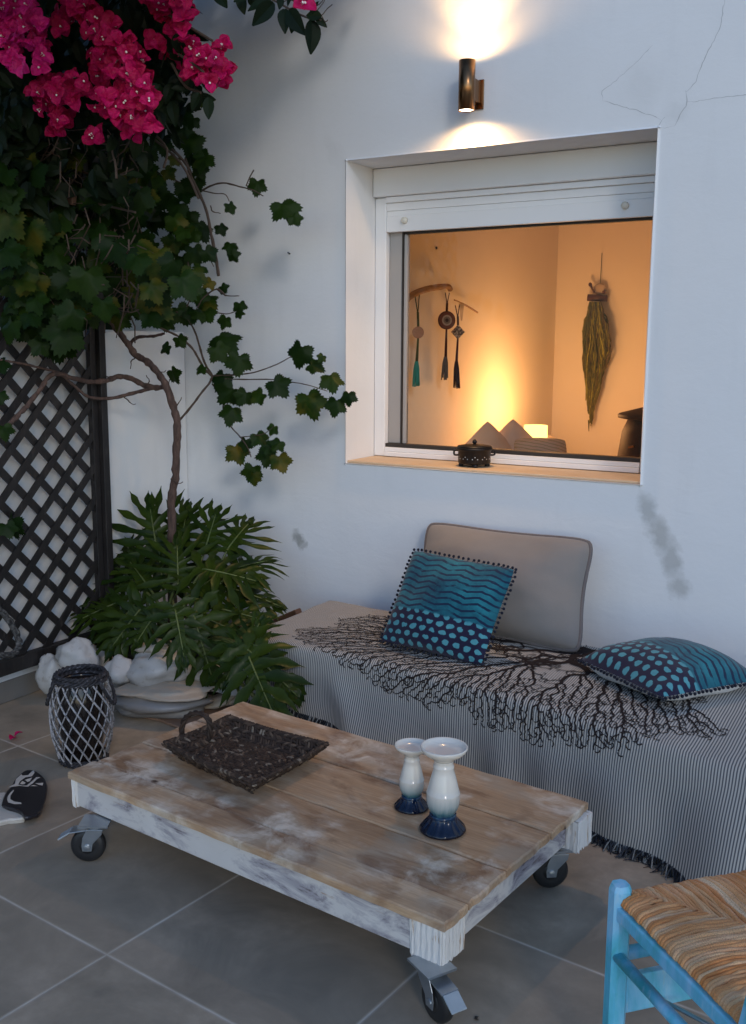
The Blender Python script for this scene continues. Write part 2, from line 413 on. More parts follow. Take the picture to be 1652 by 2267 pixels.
# ================================================================== WALL LAMP
SX, SY, SZ0, SZ1, SR = -1.876, 3.945, 2.531, 2.728, 0.0345
lamp = thing('wall_lamp', (SX, YW, 2.63), 'copper up and down wall lamp above the window, both ends lit', 'wall lamp')
M_cop = N('brushed copper', rough=0.28, metal=1.0); M_cop.col(M_cop.mix(M_cop.noise(M_cop.map(M_cop.co(), scale=(60, 60, 2)), 1.5, 4), (0.16, 0.075, 0.035), (0.34, 0.19, 0.09)))
mb = MB(); n_ = 36
mb.lathe((SX, SY, 0), [(SR-0.004, SZ0+0.012), (SR-0.004, SZ0), (SR, SZ0), (SR, SZ1), (SR-0.004, SZ1), (SR-0.004, SZ1-0.012)], n_)
mb.f = mb.f[:-2]
mb.build('lamp_body', M_cop, lamp, smooth=True)
mb = MB(); mb.abox(SX-0.022, SX+0.022, SY+SR-0.008, YW-0.010, 2.575, 2.665); mb.build('bracket', M_cop, lamp, bevel=0.003)
MB().abox(SX-0.034, SX+0.034, YW-0.009, YW-0.001, 2.553, 2.672).build('wall_plate', M_cop, lamp, bevel=0.002)
def emit(name, colr, s):
    m = bpy.data.materials.new(name); m.use_nodes = True; t = m.node_tree; t.nodes.remove(t.nodes['Principled BSDF'])
    e = t.nodes.new('ShaderNodeEmission'); e.inputs[0].default_value = (*colr, 1); e.inputs[1].default_value = s
    t.links.new(e.outputs[0], t.nodes['Material Output'].inputs[0]); return m
M_bulb = emit('glowing bulb', (1.0, 0.80, 0.58), 9.0)
for z in (SZ0+0.004, SZ1-0.005):
    MB().lathe((SX, SY, z), [(0.001, 0.0), (SR-0.005, 0.0), (SR-0.005, 0.0005)], 24).build('bulb', M_bulb, lamp)
LAMP_COL = (1.0, 0.58, 0.23)
def spot(name, loc, dirv, watt, size, blend, colr, r=0.012):
    l = bpy.data.lights.new(name, 'SPOT'); l.energy = watt; l.spot_size = rad(size); l.spot_blend = blend; l.color = colr; l.shadow_soft_size = r
    o = bpy.data.objects.new(name, l); COL.objects.link(o); o.location = loc; o.rotation_euler = (-Vector(dirv)).to_track_quat('Z', 'Y').to_euler(); return o
spot('lamp_light_up', (SX, SY, SZ1+0.002), (0, 0, 1), 4.0, 166, 0.55, LAMP_COL)             # spill from the rim
spot('lamp_beam_up', (SX, SY, SZ1-0.004), (0, 0, 1), 34.0, 96, 1.0, LAMP_COL)
spot('lamp_light_down', (SX, SY, SZ0-0.002), (0, 0, -1), 7.0, 160, 0.6, LAMP_COL)
spot('lamp_beam_down', (SX, SY, SZ0+0.003), (0, 0, -1), 60.0, 92, 0.9, LAMP_COL)

# ================================================================== THINGS IN THE LIT ROOM
WARM = (1.0, 0.48, 0.18)
def fabric(name, c0, c1, scale=140, rough=0.9, bumpd=0.002):
    n = N(name, rough=rough, spec=0.15); v = n.co()
    n.col(n.mix(n.noise(v, 6, 4), c0, c1)); n.bump(n.noise(v, scale, 2), 0.25, bumpd)
    n.b.inputs['Sheen Weight'].default_value = 0.15; return n
def cushion_grid(C, ex, ey, n, w, h, th, bow=0.05, res=22, seam=0.0, p=2.2, crown=1.0, cr=0.045):
    """points of a pillow; returns fn(u, v, side)"""
    C, ex, ey, n = Vector(C), Vector(ex).normalized(), Vector(ey).normalized(), Vector(n).normalized()
    def fn(u, v, side):
        a, b = 2*u-1, 2*v-1
        ck = 1-cr*abs(a*b)**5; x = a*w/2*(1-bow*(1-b*b))*ck; y = b*h/2*(1-bow*(1-a*a))*ck
        t = max(0.0, (1-abs(a)**p)*(1-abs(b)**p))**0.55*th/2*crown
        q = C+ex*x+ey*y
        wr = mnoise.noise(q*6)*0.018*min(1, t/(th*0.2+1e-6)) + mnoise.noise(Vector((q.x*4, q.y*4, q.z*14)))*0.007*min(1, t/(th*0.2+1e-6)) + mnoise.noise(q*19)*0.003*min(1, t/(th*0.2+1e-6))
        return q+n*side*(t+seam+wr)
    return fn
def cushion(mb, *a, side=None, res=22, **k):
    fn = cushion_grid(*a, **k)
    for s in ((1, -1) if side is None else (side,)):
        mb.grid(lambda u, v: fn(u if s > 0 else 1-u, v, s), res, res, uvf=lambda u, v: (u if s > 0 else 1-u, v))
    return fn
# daybed with cushions along the side wall
sofa = thing('sofa', (-2.3, 6.3, 0), 'tan sofa along the far wall of the lit room, mostly hidden below the window', 'sofa')
M_tan = fabric('tan cotton', (0.66, 0.50, 0.36), (0.78, 0.62, 0.46)); M_sand = fabric('sand linen', (0.74, 0.60, 0.46), (0.84, 0.70, 0.56))
MB().abox(RXL+0.03, -1.55, 4.9, 7.0, 0.12, 0.36).build('base', M_tan, sofa, bevel=0.02)
MB().abox(RXL+0.03, -1.53, 4.9, 7.0, 0.362, 0.66).build('seat', M_tan, sofa, bevel=0.05)
MB().abox(RXL+0.025, RXL+0.23, 4.9, 7.0, 0.662, 0.93).build('backrest', M_tan, sofa, bevel=0.06)
cushions_in = 'cushions on the sofa in the lit room'
def pyr(px, Y, size, ang, mat, label, tilt=0.3):
    top = ony(*px, Y); h = size*0.9
    ex = Vector((math.cos(ang), math.sin(ang), 0)); ez = Vector((0, 0, 1)); nn = Vector((math.sin(ang), -math.cos(ang), 0))
    ez = (ez-nn*tilt).normalized()
    d1 = (ex+ez*1.0).normalized(); d2 = (ez-ex).normalized()
    c = top-ez*size*0.68
    mb = MB(); cushion(mb, c, d1, d2, nn, size, size, 0.16, bow=0.03, res=16)
    tag(mb.build('cushion', mat, smooth=True), label, 'cushion', cushions_in)
pyr((1136, 927), 5.75, 0.40, 0.55, M_sand, 'sand coloured cushion standing on its corner just below the glowing light in the room')
pyr((1080, 932), 5.60, 0.38, 0.62, M_tan, 'tan cushion standing on its corner beside the brighter one under the room light', 0.2)
n = N('palm leaf print linen', rough=0.9, spec=0.1); uv = n.co('UV')
q = n.map(uv, scale=(7, 16, 1), rot=(0, 0, 0.5)); wv = n.math('SINE', n.math('ADD', n.math('MULTIPLY', n.sep(q)[1], 6.0), n.math('MULTIPLY', n.noise(uv, 5, 3), 5.0)))
n.col(n.mix(n.ramp(wv, [(0.55, 0.0), (0.75, 0.8)]), (0.72, 0.58, 0.42), (0.40, 0.36, 0.20))); M_palm = n
c = ony(1195, 1003, 5.70); mb = MB(); cushion(mb, c-Vector((0, 0, 0.05)), (0.9, 0.42, 0), (-0.06, 0.15, 1), (0.42, -0.9, 0.2), 0.31, 0.27, 0.16, bow=-0.06, res=18)
tag(mb.build('cushion', M_palm, smooth=True), 'rounded cushion with a leaf print in front of the lit lampshade', 'cushion', cushions_in)
# lit lampshade + uplight
ls = ony(1186, 953, 6.30)
tl = thing('table_lamp', (ls.x, ls.y, 0.60), 'lit yellow lampshade behind the cushions in the room corner', 'lamp')
M_shade = emit('lit lampshade', (1.0, 0.62, 0.16), 2.6)
MB().lathe((ls.x, ls.y, ls.z-0.085), [(0.080, 0), (0.078, 0.12), (0.075, 0.12)], 32).build('lamp_shade', M_shade, tl, smooth=True)
M_wood = N('dark turned wood', rough=0.45); M_wood.col(M_wood.mix(M_wood.noise(M_wood.map(M_wood.co(), scale=(4, 4, 30)), 2, 4), (0.05, 0.018, 0.012), (0.11, 0.04, 0.026)))
MB().lathe((ls.x, ls.y, 0.6), [(0.08, 0), (0.08, 0.02), (0.03, 0.04), (0.02, ls.z-0.085-0.6), (0.01, ls.z-0.08-0.6)], 20).build('lamp_base', M_wood, tl, smooth=True)
MB().abox(ls.x-0.2, ls.x+0.2, ls.y-0.16, ls.y+0.16, 0.56, 0.599).build('side_table', M_wood, bevel=0.01)
st_ = bpy.data.objects['side_table']; tag(st_, 'small dark side table under the lit lampshade', 'table')
MB().abox(ls.x-0.17, ls.x+0.17, ls.y-0.13, ls.y+0.13, 0.0, 0.559).build('table_legs', M_wood, st_)
pl = bpy.data.lights.new('table_lamp_light', 'POINT'); pl.energy = 19; pl.color = WARM; pl.shadow_soft_size = 0.10
po = bpy.data.objects.new('table_lamp_light', pl); COL.objects.link(po); po.location = (ls.x+0.10, ls.y-0.02, ls.z+0.16)
fl = onx(1128, 930, RXL); fl.x = RXL+0.24; fl.z -= 0.10
up_ = thing('floor_uplight', (fl.x, fl.y, 0.0), 'hidden uplight glowing on the far wall behind the pointed cushions', 'lamp')
MB().lathe((fl.x, fl.y, 0), [(0.05, 0), (0.05, 0.02), (0.012, 0.03), (0.012, fl.z-0.12), (0.045, fl.z-0.10), (0.055, fl.z-0.02), (0.05, fl.z-0.02), (0.04, fl.z-0.08)], 20).build('lamp_body', M_wood, up_, smooth=True)
MB().ball((fl.x, fl.y, fl.z-0.03), 0.03, 0.03, 0.03, 12, 8).build('bulb', emit('glowing uplight bulb', (1, 0.7, 0.3), 12), up_, smooth=True)
spot('uplight_light', (fl.x, fl.y, fl.z+0.01), (0.0, 0.0, 1), 2.4, 165, 0.8, (1.0, 0.52, 0.15), 0.03)
# the point light set above the lampshade lights the whole room
# --- driftwood hanger and its three pendants on the side wall
XH = RXL+0.06
def hx(x, y, dx=0.0): return onx(x, y, XH+dx)
M_drift = N('driftwood', rough=0.8); M_drift.col(M_drift.mix(M_drift.noise(M_drift.map(M_drift.co(), scale=(8, 8, 8)), 3, 5), (0.22, 0.11, 0.05), (0.42, 0.25, 0.13)))
dw = thing('driftwood_hanger', hx(950, 640), 'curved piece of driftwood hung on the room wall carrying pendants', 'hanger')
MB().tube(curve([hx(899, 668), hx(906, 658), hx(925, 647), hx(950, 639), hx(975, 635), hx(992, 634), hx(998, 643)], 5), [0.02]+[0.018]*20+[0.016]*9+[0.010], 10).build('branch', M_drift, dw, smooth=True)
tw = thing('twig', hx(1030, 675), 'thin bare twig with a small feather on the room wall beside the driftwood', 'twig')
MB().tube(curve([hx(1006, 664), hx(1020, 670), hx(1040, 681), hx(1057, 692)], 4), [0.004]*5+[0.006]*8, 8).build('stick', M_drift, tw, smooth=True)
M_feath = fabric('feather', (0.40, 0.30, 0.22), (0.55, 0.45, 0.36))
mb = MB(); mb.grid(lambda u, v: hx(1022+(u-0.5)*lerp(12, 3, v), 672+v*38, 0.005+0.004*math.sin(6*v)), 3, 8); mb.build('feather', M_feath, tw)
PEND = 'pendants hung from the driftwood in the room'
M_cordg = fabric('green cord', (0.05, 0.07, 0.035), (0.08, 0.10, 0.05)); M_cordr = fabric('maroon cord', (0.05, 0.012, 0.010), (0.08, 0.02, 0.015))
M_teal = fabric('turquoise yarn', (0.03, 0.22, 0.20), (0.05, 0.32, 0.28)); M_slate = fabric('slate yarn', (0.09, 0.08, 0.08), (0.15, 0.13, 0.12)); M_dark = fabric('dark maroon yarn', (0.022, 0.009, 0.010), (0.04, 0.016, 0.015))
def disc_mat(name, rings):
    n = N(name, rough=0.7); d = n.vmath('LENGTH', n.vmath('SUBTRACT', n.co('UV'), (0.5, 0.5, 0)))
    n.col(n.ramp(n.math('MULTIPLY', d, 2.0), rings, 'CONSTANT')); return n
M_ring = disc_mat('ringed wooden disc', [(0, (0.05, 0.02, 0.015)), (0.2, (0.20, 0.15, 0.11)), (0.40, (0.42, 0.33, 0.26)), (0.58, (0.16, 0.05, 0.03)), (0.9, (0.09, 0.03, 0.02))])
M_pink = fabric('dusty pink felt', (0.34, 0.19, 0.13), (0.42, 0.25, 0.18))
n = N('black and cream patterned disc', rough=0.7); n.col(n.ramp(n.voro(n.co('UV'), 5.0, 'DISTANCE_TO_EDGE'), [(0.06, (0.05, 0.02, 0.015)), (0.14, (0.42, 0.32, 0.25))])); M_pat = n
def pendant(label, top, dx, dy, rpx, tas, cordm, discm, tasm, diam=False):
    """cord from px top to disc centre (dx, dy), tassel from tas[0] to tas[1]"""
    T = hx(*top, 0.02); Cc = hx(dx, dy, 0.03)
    o = thing('pendant', T, label, 'pendant', PEND)
    depth = (Cc-CAM).dot(fw); r_ = rpx/F*depth
    nrm = Vector((0.72, -0.69, 0)); e1 = Vector((0.69, 0.72, 0)); ez = Vector((0, 0, 1))
    up_pt = Cc+ez*r_
    mb = MB(); mb.tube([T+e1*0.012, T.lerp(up_pt, 0.6), up_pt+ez*0.002], 0.003, 6); mb.tube([T-e1*0.014, T.lerp(up_pt, 0.6)-e1*0.001], 0.003, 6); mb.tube([T.lerp(up_pt, 0.55), up_pt], 0.007, 6)
    a = hx(*tas[0], 0.03); b = hx(*tas[1], 0.03)
    mb.tube([Cc-ez*r_, a], [0.006, 0.009], 8); mb.build('cord', cordm, o, smooth=True)
    mb = MB(); k = 4 if diam else 28; vs = []; uv = []
    for s in (1, -1):
        vs.append(Cc+nrm*0.007*s); uv.append((0.5, 0.5))
        for i in range(k):
            an = 2*math.pi*i/k; vs.append(Cc+nrm*0.005*s+(e1*math.cos(an)+ez*math.sin(an))*r_*(1.05 if diam else 1)); uv.append((0.5+0.5*math.cos(an), 0.5+0.5*math.sin(an)))
    fs = [(0, 1+i, 1+(i+1) % k) for i in range(k)]+[(k+1, k+2+(i+1) % k, k+2+i) for i in range(k)]+[(1+i, k+2+i, k+2+(i+1) % k, 1+(i+1) % k) for i in range(k)]
    mb.add(vs, fs, uv); mb.build('disc', discm, o)
    mb = MB(); L = b-a
    for i in range(14):
        an = i*2.4; rr = 0.012*math.sqrt((i+0.5)/14); d = Vector((math.cos(an), math.sin(an), 0))
        mb.tube([a+d*rr*0.5, a+L*0.3+d*rr*1.2, b+d*rr*1.8+ez*random.uniform(-0.01, 0.01)], [0.005, 0.005, 0.0035], 5)
    mb.build('tassel', tasm, o)
pendant('pendant with a pink felt disc and turquoise tassel', (924, 652), 926, 736, 13, ((923, 800), (922, 853)), M_cordg, M_pink, M_teal)
pendant('pendant with a ringed eye-like disc and slate tassel', (991, 648), 989, 709, 20, ((987, 790), (985, 838)), M_cordr, M_ring, M_slate)
pendant('pendant with a black and cream diamond and dark maroon tassel', (1013, 676), 1014, 735, 15, ((1011, 800), (1012, 857)), M_cordr, M_pat, M_dark, True)
# --- green tasselled hanging on the rear wall
YH = RYB-0.05
gh = thing('wall_hanging', ony(1322, 660, YH), 'long green and yellow stranded hanging under a dark bar in the room', 'wall hanging')
def hy(x, y, dy=0.0): return ony(x, y, YH-dy)
mb = MB(); mb.tube([hy(1301, 659, 0.03), hy(1345, 660, 0.0)], 0.026, 10); mb.build('bar', M_wood, gh, smooth=True)
mb = MB(); mb.tube([hy(1316, 648, 0.02), hy(1312, 640, 0.02), hy(1308, 632, 0.02)], [0.008, 0.006, 0.010], 8); mb.ball(hy(1307, 630, 0.02), 0.014, 0.014, 0.016); mb.ball(hy(1337, 647, 0.01), 0.013, 0.013, 0.013); mb.build('knob', M_wood, gh, smooth=True)
M_pale = N('pale shell disc', rough=0.5); M_pale.col(M_pale.mix(M_pale.noise(M_pale.co(), 9), (0.40, 0.31, 0.24), (0.52, 0.42, 0.34)))
MB().ball(hy(1328, 640, -0.01), 0.05, 0.010, 0.042, 18, 8).build('shell', M_pale, gh, smooth=True)
MB().tube([hy(1329, 632, -0.02), hy(1333, 560, -0.04)], 0.0025, 6).build('string', M_cordg, gh)
n = N('green yellow fibre', rough=0.8); r_ = n.island()
n.col(n.mix(n.ramp(n.noise(n.map(n.co(), scale=(40, 40, 9)), 3, 4), [(0.4, 0.0), (0.6, 1.0)]), n.ramp(r_, [(0.0, (0.06, 0.075, 0.012)), (0.25, (0.20, 0.19, 0.02)), (0.45, (0.05, 0.025, 0.01)), (0.68, (0.30, 0.28, 0.04)), (0.82, (0.03, 0.04, 0.01))], 'CONSTANT'), (0.10, 0.085, 0.015))); M_fib = n
mb = MB()
for i in range(150):
    a = random.uniform(-1, 1); b = random.uniform(-1, 1); y1 = random.choice([840, 880, 905, 920, 935, 948])-abs(a)**1.2*70-random.uniform(0, 60)*(a > 0)*a
    pts = []
    for k in range(9):
        t = k/8; y = lerp(668, y1, t)
        half = lerp(12, 29, smooth(0, 0.55, t))*lerp(1, 0.30, smooth(0.62, 1.0, t))
        cx_ = lerp(1318, 1322, t)-lerp(0, 14, smooth(0.6, 1, t))
        pts.append(hy(cx_+a*half+random.uniform(-3.2, 3.2)*(t > 0.1), y, 0.045+0.03*b*math.sin(math.pi*min(1, t+0.15))))
    mb.tube(pts, [0.006]*8+[0.003], 5, cap=False)
mb.tube([hy(1304, 930, 0.03), hy(1304, 955, 0.03)], [0.008, 0.003], 5)
mb.build('strands', M_fib, gh, smooth=True)
# --- dark red lidded drum
uy = 6.1; uc = ony(1446, 1010, uy); ku = (uc-CAM).dot(fw)/F
zt = ony(1370, 920, uy).z; zb = uc.z-0.10
drum = thing('lidded_pot', (uc.x, uc.y, 0), 'dark red rounded pot with an overhanging lid at the right of the lit room', 'pot')
R1 = 82*ku
M_red = N('oxblood lacquer', rough=0.65, spec=0.2); M_red.col(M_red.mix(M_red.noise(M_red.co(), 6, 4), (0.022, 0.005, 0.004), (0.045, 0.010, 0.008)))
MB().lathe((uc.x, uc.y, 0), [(R1*0.6, 0.002), (R1*1.0, zb-0.25), (R1*1.02, zb-0.05), (R1*0.96, zb+0.06), (R1*0.85, zt-0.09), (R1*0.70, zt-0.012)], 40).build('body', M_red, drum, smooth=True)
MB().lathe((uc.x, uc.y, zt-0.01), [(R1*0.80, -0.004), (R1*0.97, 0.004), (R1*0.98, 0.022), (R1*0.94, 0.030), (R1*0.3, 0.070), (0.02, 0.085)], 40).build('lid', M_red, drum, smooth=True)
p0 = ony(1398, 991, uy-0.3); 
MB().tube([ony(1392, 990, uy-R1*0.88), ony(1404, 988, uy-R1*0.92)], 0.008, 8).build('handle', M_cop, drum)
# --- incense burner on the outer sill
bc = onz(1050, 1030, WZ0+0.012); bc.y = 4.165; bc = ony(1050, 1028, 4.165); bz = WZ0+0.0125
burn = thing('incense_burner', (bc.x, bc.y, bz), 'round black metal incense burner with a knobbed lid on the window sill', 'incense burner')
n = N('black cast metal', rough=0.45, metal=0.6); n.col(n.mix(n.noise(n.co(), 30, 3), (0.012, 0.011, 0.011), (0.03, 0.027, 0.026))); M_black = n
MB().lathe((bc.x, bc.y, bz), [(0.060, 0.012), (0.073, 0.015), (0.075, 0.02), (0.075, 0.072), (0.080, 0.076), (0.083, 0.080), (0.083, 0.086), (0.079, 0.088)], 40).build('pot_body', M_black, burn, smooth=True)
lid = MB().lathe((bc.x, bc.y, bz+0.0885), [(0.080, 0), (0.078, 0.006), (0.05, 0.011), (0.02, 0.013), (0.007, 0.014), (0.006, 0.018)], 40).build('lid', M_black, burn, smooth=True)
MB().ball((bc.x, bc.y, bz+0.113), 0.011, 0.011, 0.011).build('knob', M_black, lid, smooth=True)
for k in range(4):
    a = k*math.pi/2+0.5; MB().lathe((bc.x+0.06*math.cos(a), bc.y+0.06*math.sin(a), bz), [(0.012, 0), (0.013, 0.006), (0.010, 0.018)], 12).build('foot', M_black, burn, smooth=True)
for s in (-1, 1):
    e = rt*s; b0 = Vector((bc.x, bc.y, bz+0.062)); MB().tube(curve([b0+e*0.073+Vector((0, 0, 0.012)), b0+e*0.092+Vector((0, 0, 0.010)), b0+e*0.092-Vector((0, 0, 0.008)), b0+e*0.073-Vector((0, 0, 0.010))], 4), 0.0045, 8).build('handle', M_black, burn, smooth=True)
M_hole_light = N('light through holes', rough=0.4, metal=0.3); M_hole_light.col(M_hole_light.mix(M_hole_light.noise(M_hole_light.co(), 40), (0.30, 0.28, 0.26), (0.65, 0.62, 0.58)))  # pale disc colour stands for the light seen through the holes
mb = MB()
for k in range(40):
    a = 2*math.pi*k/40; d = Vector((math.cos(a), math.sin(a), 0))
    if k % 8 in (3, 7): continue
    mb.lathe(Vector((bc.x, bc.y, bz+(0.047 if k % 2 else 0.038)))+d*0.0748, [(0.0028, 0), (0.0026, 0.0008)], 8, tuple(d))
mb.build('pale_hole_discs', M_hole_light, burn)

# ================================================================== DAYBED UNDER THE WINDOW
BT = 0.362
# top outline: front edge and rear edge follow the tile direction loosely
def fy(x):                       # front edge y of the daybed
    return 3.262-0.135*(x+2.449)+0.030*math.sin((x+2.4)*2.1)
def ry(x): return 3.865-0.045*(x+2.449)
BX0 = -2.50; BX1 = 0.35
bench = thing('daybed', (-1.2, 3.5, 0), 'low wooden daybed hidden under the striped throw, its brown end showing', 'daybed')
M_bw = N('brown stained wood', rough=0.5); M_bw.col(M_bw.mix(M_bw.noise(M_bw.map(M_bw.co(), scale=(3, 3, 20)), 3, 5), (0.07, 0.035, 0.02), (0.16, 0.085, 0.05)))
mb = MB(); mb.add([(BX0+.06, fy(BX0)+.07, .14), (BX1-.06, fy(BX1)+.07, .14), (BX1-.06, ry(BX1)-.05, .14), (BX0+.06, ry(BX0)-.05, .14), (BX0+.06, fy(BX0)+.07, .33), (BX1-.06, fy(BX1)+.07, .33), (BX1-.06, ry(BX1)-.05, .33), (BX0+.06, ry(BX0)-.05, .33)],
       [(3, 2, 1, 0), (4, 5, 6, 7), (0, 1, 5, 4), (1, 2, 6, 5), (2, 3, 7, 6), (3, 0, 4, 7)]); mb.build('seat_base', M_bw, bench)
for x, y in ((BX0+.12, fy(BX0)+.13), (BX0+.12, ry(BX0)-.11), (BX1-.12, fy(BX1)+.13), (BX1-.12, ry(BX1)-.11)):
    MB().abox(x-.035, x+.035, y-.035, y+.035, 0.001, .139).build('leg', M_bw, bench, bevel=.004)
a = ony(586, 1385, 3.93); b = ony(662, 1353, 3.93); dd = (b-a).normalized()
MB().bar(a-dd*0.10, b, 0.028, 0.05, (0, 0, 1)).build('armrest', M_bw, bench, bevel=0.006)

# --- the throw: one cloth, flat on top and hanging over the front and the left end
def ovr(o, r=0.035):
    """overflow past an edge -> (sideways, down)"""
    if o <= 0: return 0.0, 0.0
    if o < r*math.pi/2: return r*math.sin(o/r), r*(1-math.cos(o/r))
    return r, r+(o-r*math.pi/2)
def hem(x): return lerp(0.295, 0.372, smooth(-2.4, -0.7, x))
def throw(s, t, lift=0.0):
    """s: metres along from the left edge, t: metres from the front edge (t<0 hangs down)"""
    so, to = max(0.0, -s), max(0.0, -t)
    x = BX0+max(s, 0.0)
    o = math.hypot(so, to)
    hz, dn = ovr(o)
    ux, uy = (so/o, to/o) if o > 0 else (0, 0)
    fl = smooth(1.35, 2.3, s)                                   # loosened, slanting drop at the right
    yf = fy(x)
    y = yf+max(t, 0.0)*(ry(x)-yf)/0.62
    fold = (0.020*math.sin(s*9+1.0+0.8*math.sin(s*3)+dn*2)+0.011*math.sin(s*23+2*math.sin(s*5)-dn*4)+0.02*mnoise.noise(Vector((s*4, dn*5, 1))))*smooth(0.05, 0.34, dn)
    fold += 0.030*math.exp(-((s-0.42-dn*0.5)/0.07)**2)*smooth(0.02, 0.2, dn)
    fold += (0.030*math.sin((s-1.95)*16+dn*3))*smooth(1.6, 2.1, s)*smooth(0.0, 0.3, dn)
    px = x-ux*hz-ux*dn*0.10
    py = y-uy*hz-uy*dn*(0.10+0.55*fl)-uy*fold
    z = BT-dn*(1-0.13*fl)
    q = Vector((px*2.2, y*2.2, 0.3))
    if o < 0.02: z += 0.011*mnoise.noise(q*1.6)+0.005*mnoise.noise(q*5)
    z -= 0.018*fl*smooth(0.35, 0.0, t)*(1 if t > 0 else 1)
    px += 0.006*mnoise.noise(Vector((s*5, t*7, 2.0)))*smooth(0, 0.1, dn)
    return Vector((px, py, max(z, 0.004)))
def throw_n(s, t, h):
    e = 0.006; p = throw(s, t)
    nrm = (throw(s+e, t)-throw(s-e, t)).cross(throw(s, t+e)-throw(s, t-e))
    if nrm.length > 1e-9: nrm.normalize()
    return p+nrm*h
cloth = thing('throw', (-1.2, 3.4, BT), 'grey and white striped throw with a black branching tree print, draped over the daybed', 'throw')
n = N('striped woven cotton', rough=0.92, spec=0.08); uv = n.co('UV'); ux, uy, _ = n.sep(uv)
wob = n.math('MULTIPLY', n.math('SUBTRACT', n.noise(uv, 7, 2), 0.5), 0.004)
sn = n.math('SINE', n.math('MULTIPLY', n.math('ADD', ux, wob), 2*math.pi/0.0092))
f = n.ramp(n.math('MULTIPLY_ADD', sn, 0.5, 0.5), [(0.30, 0.0), (0.62, 1.0)])
weave = n.noise(n.map(uv, scale=(300, 900, 1)), 1.0, 2)
c = n.mix(f, (0.082, 0.088, 0.098), (0.49, 0.465, 0.42)); c = n.mix(n.math('MULTIPLY', weave, 0.3), c, (0.25, 0.235, 0.21))
n.col(c); n.bump(n.math('ADD', n.math('MULTIPLY', sn, 0.3), weave), 0.25, 0.0015); n.b.inputs['Sheen Weight'].default_value = 0.1
M_throw = n
SL = BX1-BX0
mb = MB(); NU, NV = 210, 64; SMIN = -0.27
def cl(u, v):
    s = lerp(SMIN, SL, u); x = BX0+max(s, 0); t = lerp(-hem(x), 0.62, v); return throw(s, t)
mb.grid(cl, NU, NV, uvf=lambda u, v: (lerp(SMIN, SL, u), lerp(-hem(BX0+max(lerp(SMIN, SL, u), 0)), 0.62, v)))
# rear edge tucked down
mb.grid(lambda u, v: throw(lerp(0.0, SL, u), 0.62)+Vector((0, 0.03*math.sin(v*1.57), -0.16*v*v)), NU, 6, uvf=lambda u, v: (lerp(0, SL, u), 0.62+v*0.16))
mb.build('cloth', M_throw, cloth, smooth=True)
# --- printed tree: branches grown towards scattered points over the printed oval
rnd = random.Random(11)
def s_of(px, z=BT):
    p = onz(*px, z); return p.x-BX0, (p.y-fy(p.x))*0.62/(ry(p.x)-fy(p.x))
def inside(s, t):
    # flattened coordinates: an oval blot reaching over the front edge
    a = (s-1.03)/0.86; b = (t-0.20)/0.47
    r = a*a+b*b+0.13*math.sin(9*math.atan2(b, a))+0.06*math.sin(17*math.atan2(b, a)+1)
    lim = -0.132-0.022*math.sin(s*11)-0.012*math.sin(s*29)
    return r < 1.0 and t < 0.60 and t > lim*smooth(0.15, 1.0, s)-0.01 and t > lim*smooth(2.02, 1.5, s)-0.005
def edge_of(s, t): return ((s-1.22)/0.84)**2+((t-0.40)/0.50)**2
pts = []
while len(pts) < 7000:
    s, t = rnd.uniform(0.08, 2.05), rnd.uniform(-0.29, 0.6)
    e = edge_of(s, t)
    if inside(s, t) and e > 0.10 and rnd.random() < min(1.0, 0.10+1.5*max(0, e-0.10)): pts.append((s, t))
from mathutils.kdtree import KDTree
from collections import defaultdict
root = (1.30, 0.58); nodes = [root]; par = [-1]
def limb(start, ang, n, wig, st_):
    cur = start; p = nodes[start]; a = ang; da = 0
    for k in range(n):
        da = da*0.6+rnd.uniform(-wig, wig); a += da; q = (p[0]+math.cos(a)*st_, p[1]+math.sin(a)*st_*0.75)
        if not inside(*q): break
        nodes.append(q); par.append(cur); cur = len(nodes)-1; p = q
    return cur, a
for ang in (2.6, 2.95, 3.25, 3.6, 3.95, 4.3, 4.7, 5.1, 5.55, 6.0):
    e, a = limb(0, ang, rnd.randint(10, 15), 0.34, 0.021)
    for d in (-0.85, 0.1, 0.75):
        e2, a2 = limb(e, a+d*rnd.uniform(0.7, 1.2), rnd.randint(8, 13), 0.42, 0.015)
        for d2 in (-0.9, 0.0, 0.8):
            e3, a3 = limb(e2, a2+d2*rnd.uniform(0.6, 1.2), rnd.randint(5, 9), 0.5, 0.012)
            for d3 in (-0.8, 0.8): limb(e3, a3+d3, rnd.randint(3, 7), 0.5, 0.010)
STEP, DI, DK = 0.0095, 0.060, 0.0122
alive = list(pts)
for it in range(150):
    kd = KDTree(len(nodes))
    for i, p in enumerate(nodes): kd.insert((p[0], p[1], 0), i)
    kd.balance(); att = {}; nxt = []
    for p in alive:
        _, b, d = kd.find((p[0], p[1], 0))
        if d < DK: continue
        nxt.append(p)
        if d < DI: v = att.setdefault(b, [0, 0]); v[0] += (p[0]-nodes[b][0])/d; v[1] += (p[1]-nodes[b][1])/d
    alive = nxt
    if not att: break
    for b, v in att.items():
        L = math.hypot(*v) or 1; jt = rnd.uniform(-0.65, 0.65); c_, s_ = math.cos(jt), math.sin(jt); vx, vy = v[0]/L, v[1]/L
        q = (nodes[b][0]+(vx*c_-vy*s_)*STEP, nodes[b][1]+(vx*s_+vy*c_)*STEP)
        if kd.find((q[0], q[1], 0))[2] < STEP*0.5: continue
        nodes.append(q); par.append(b)
    if len(nodes) > 13000: break
load = [1]*len(nodes); ch = defaultdict(list)
for i in range(len(nodes)-1, 0, -1): load[par[i]] += load[i]; ch[par[i]].append(i)
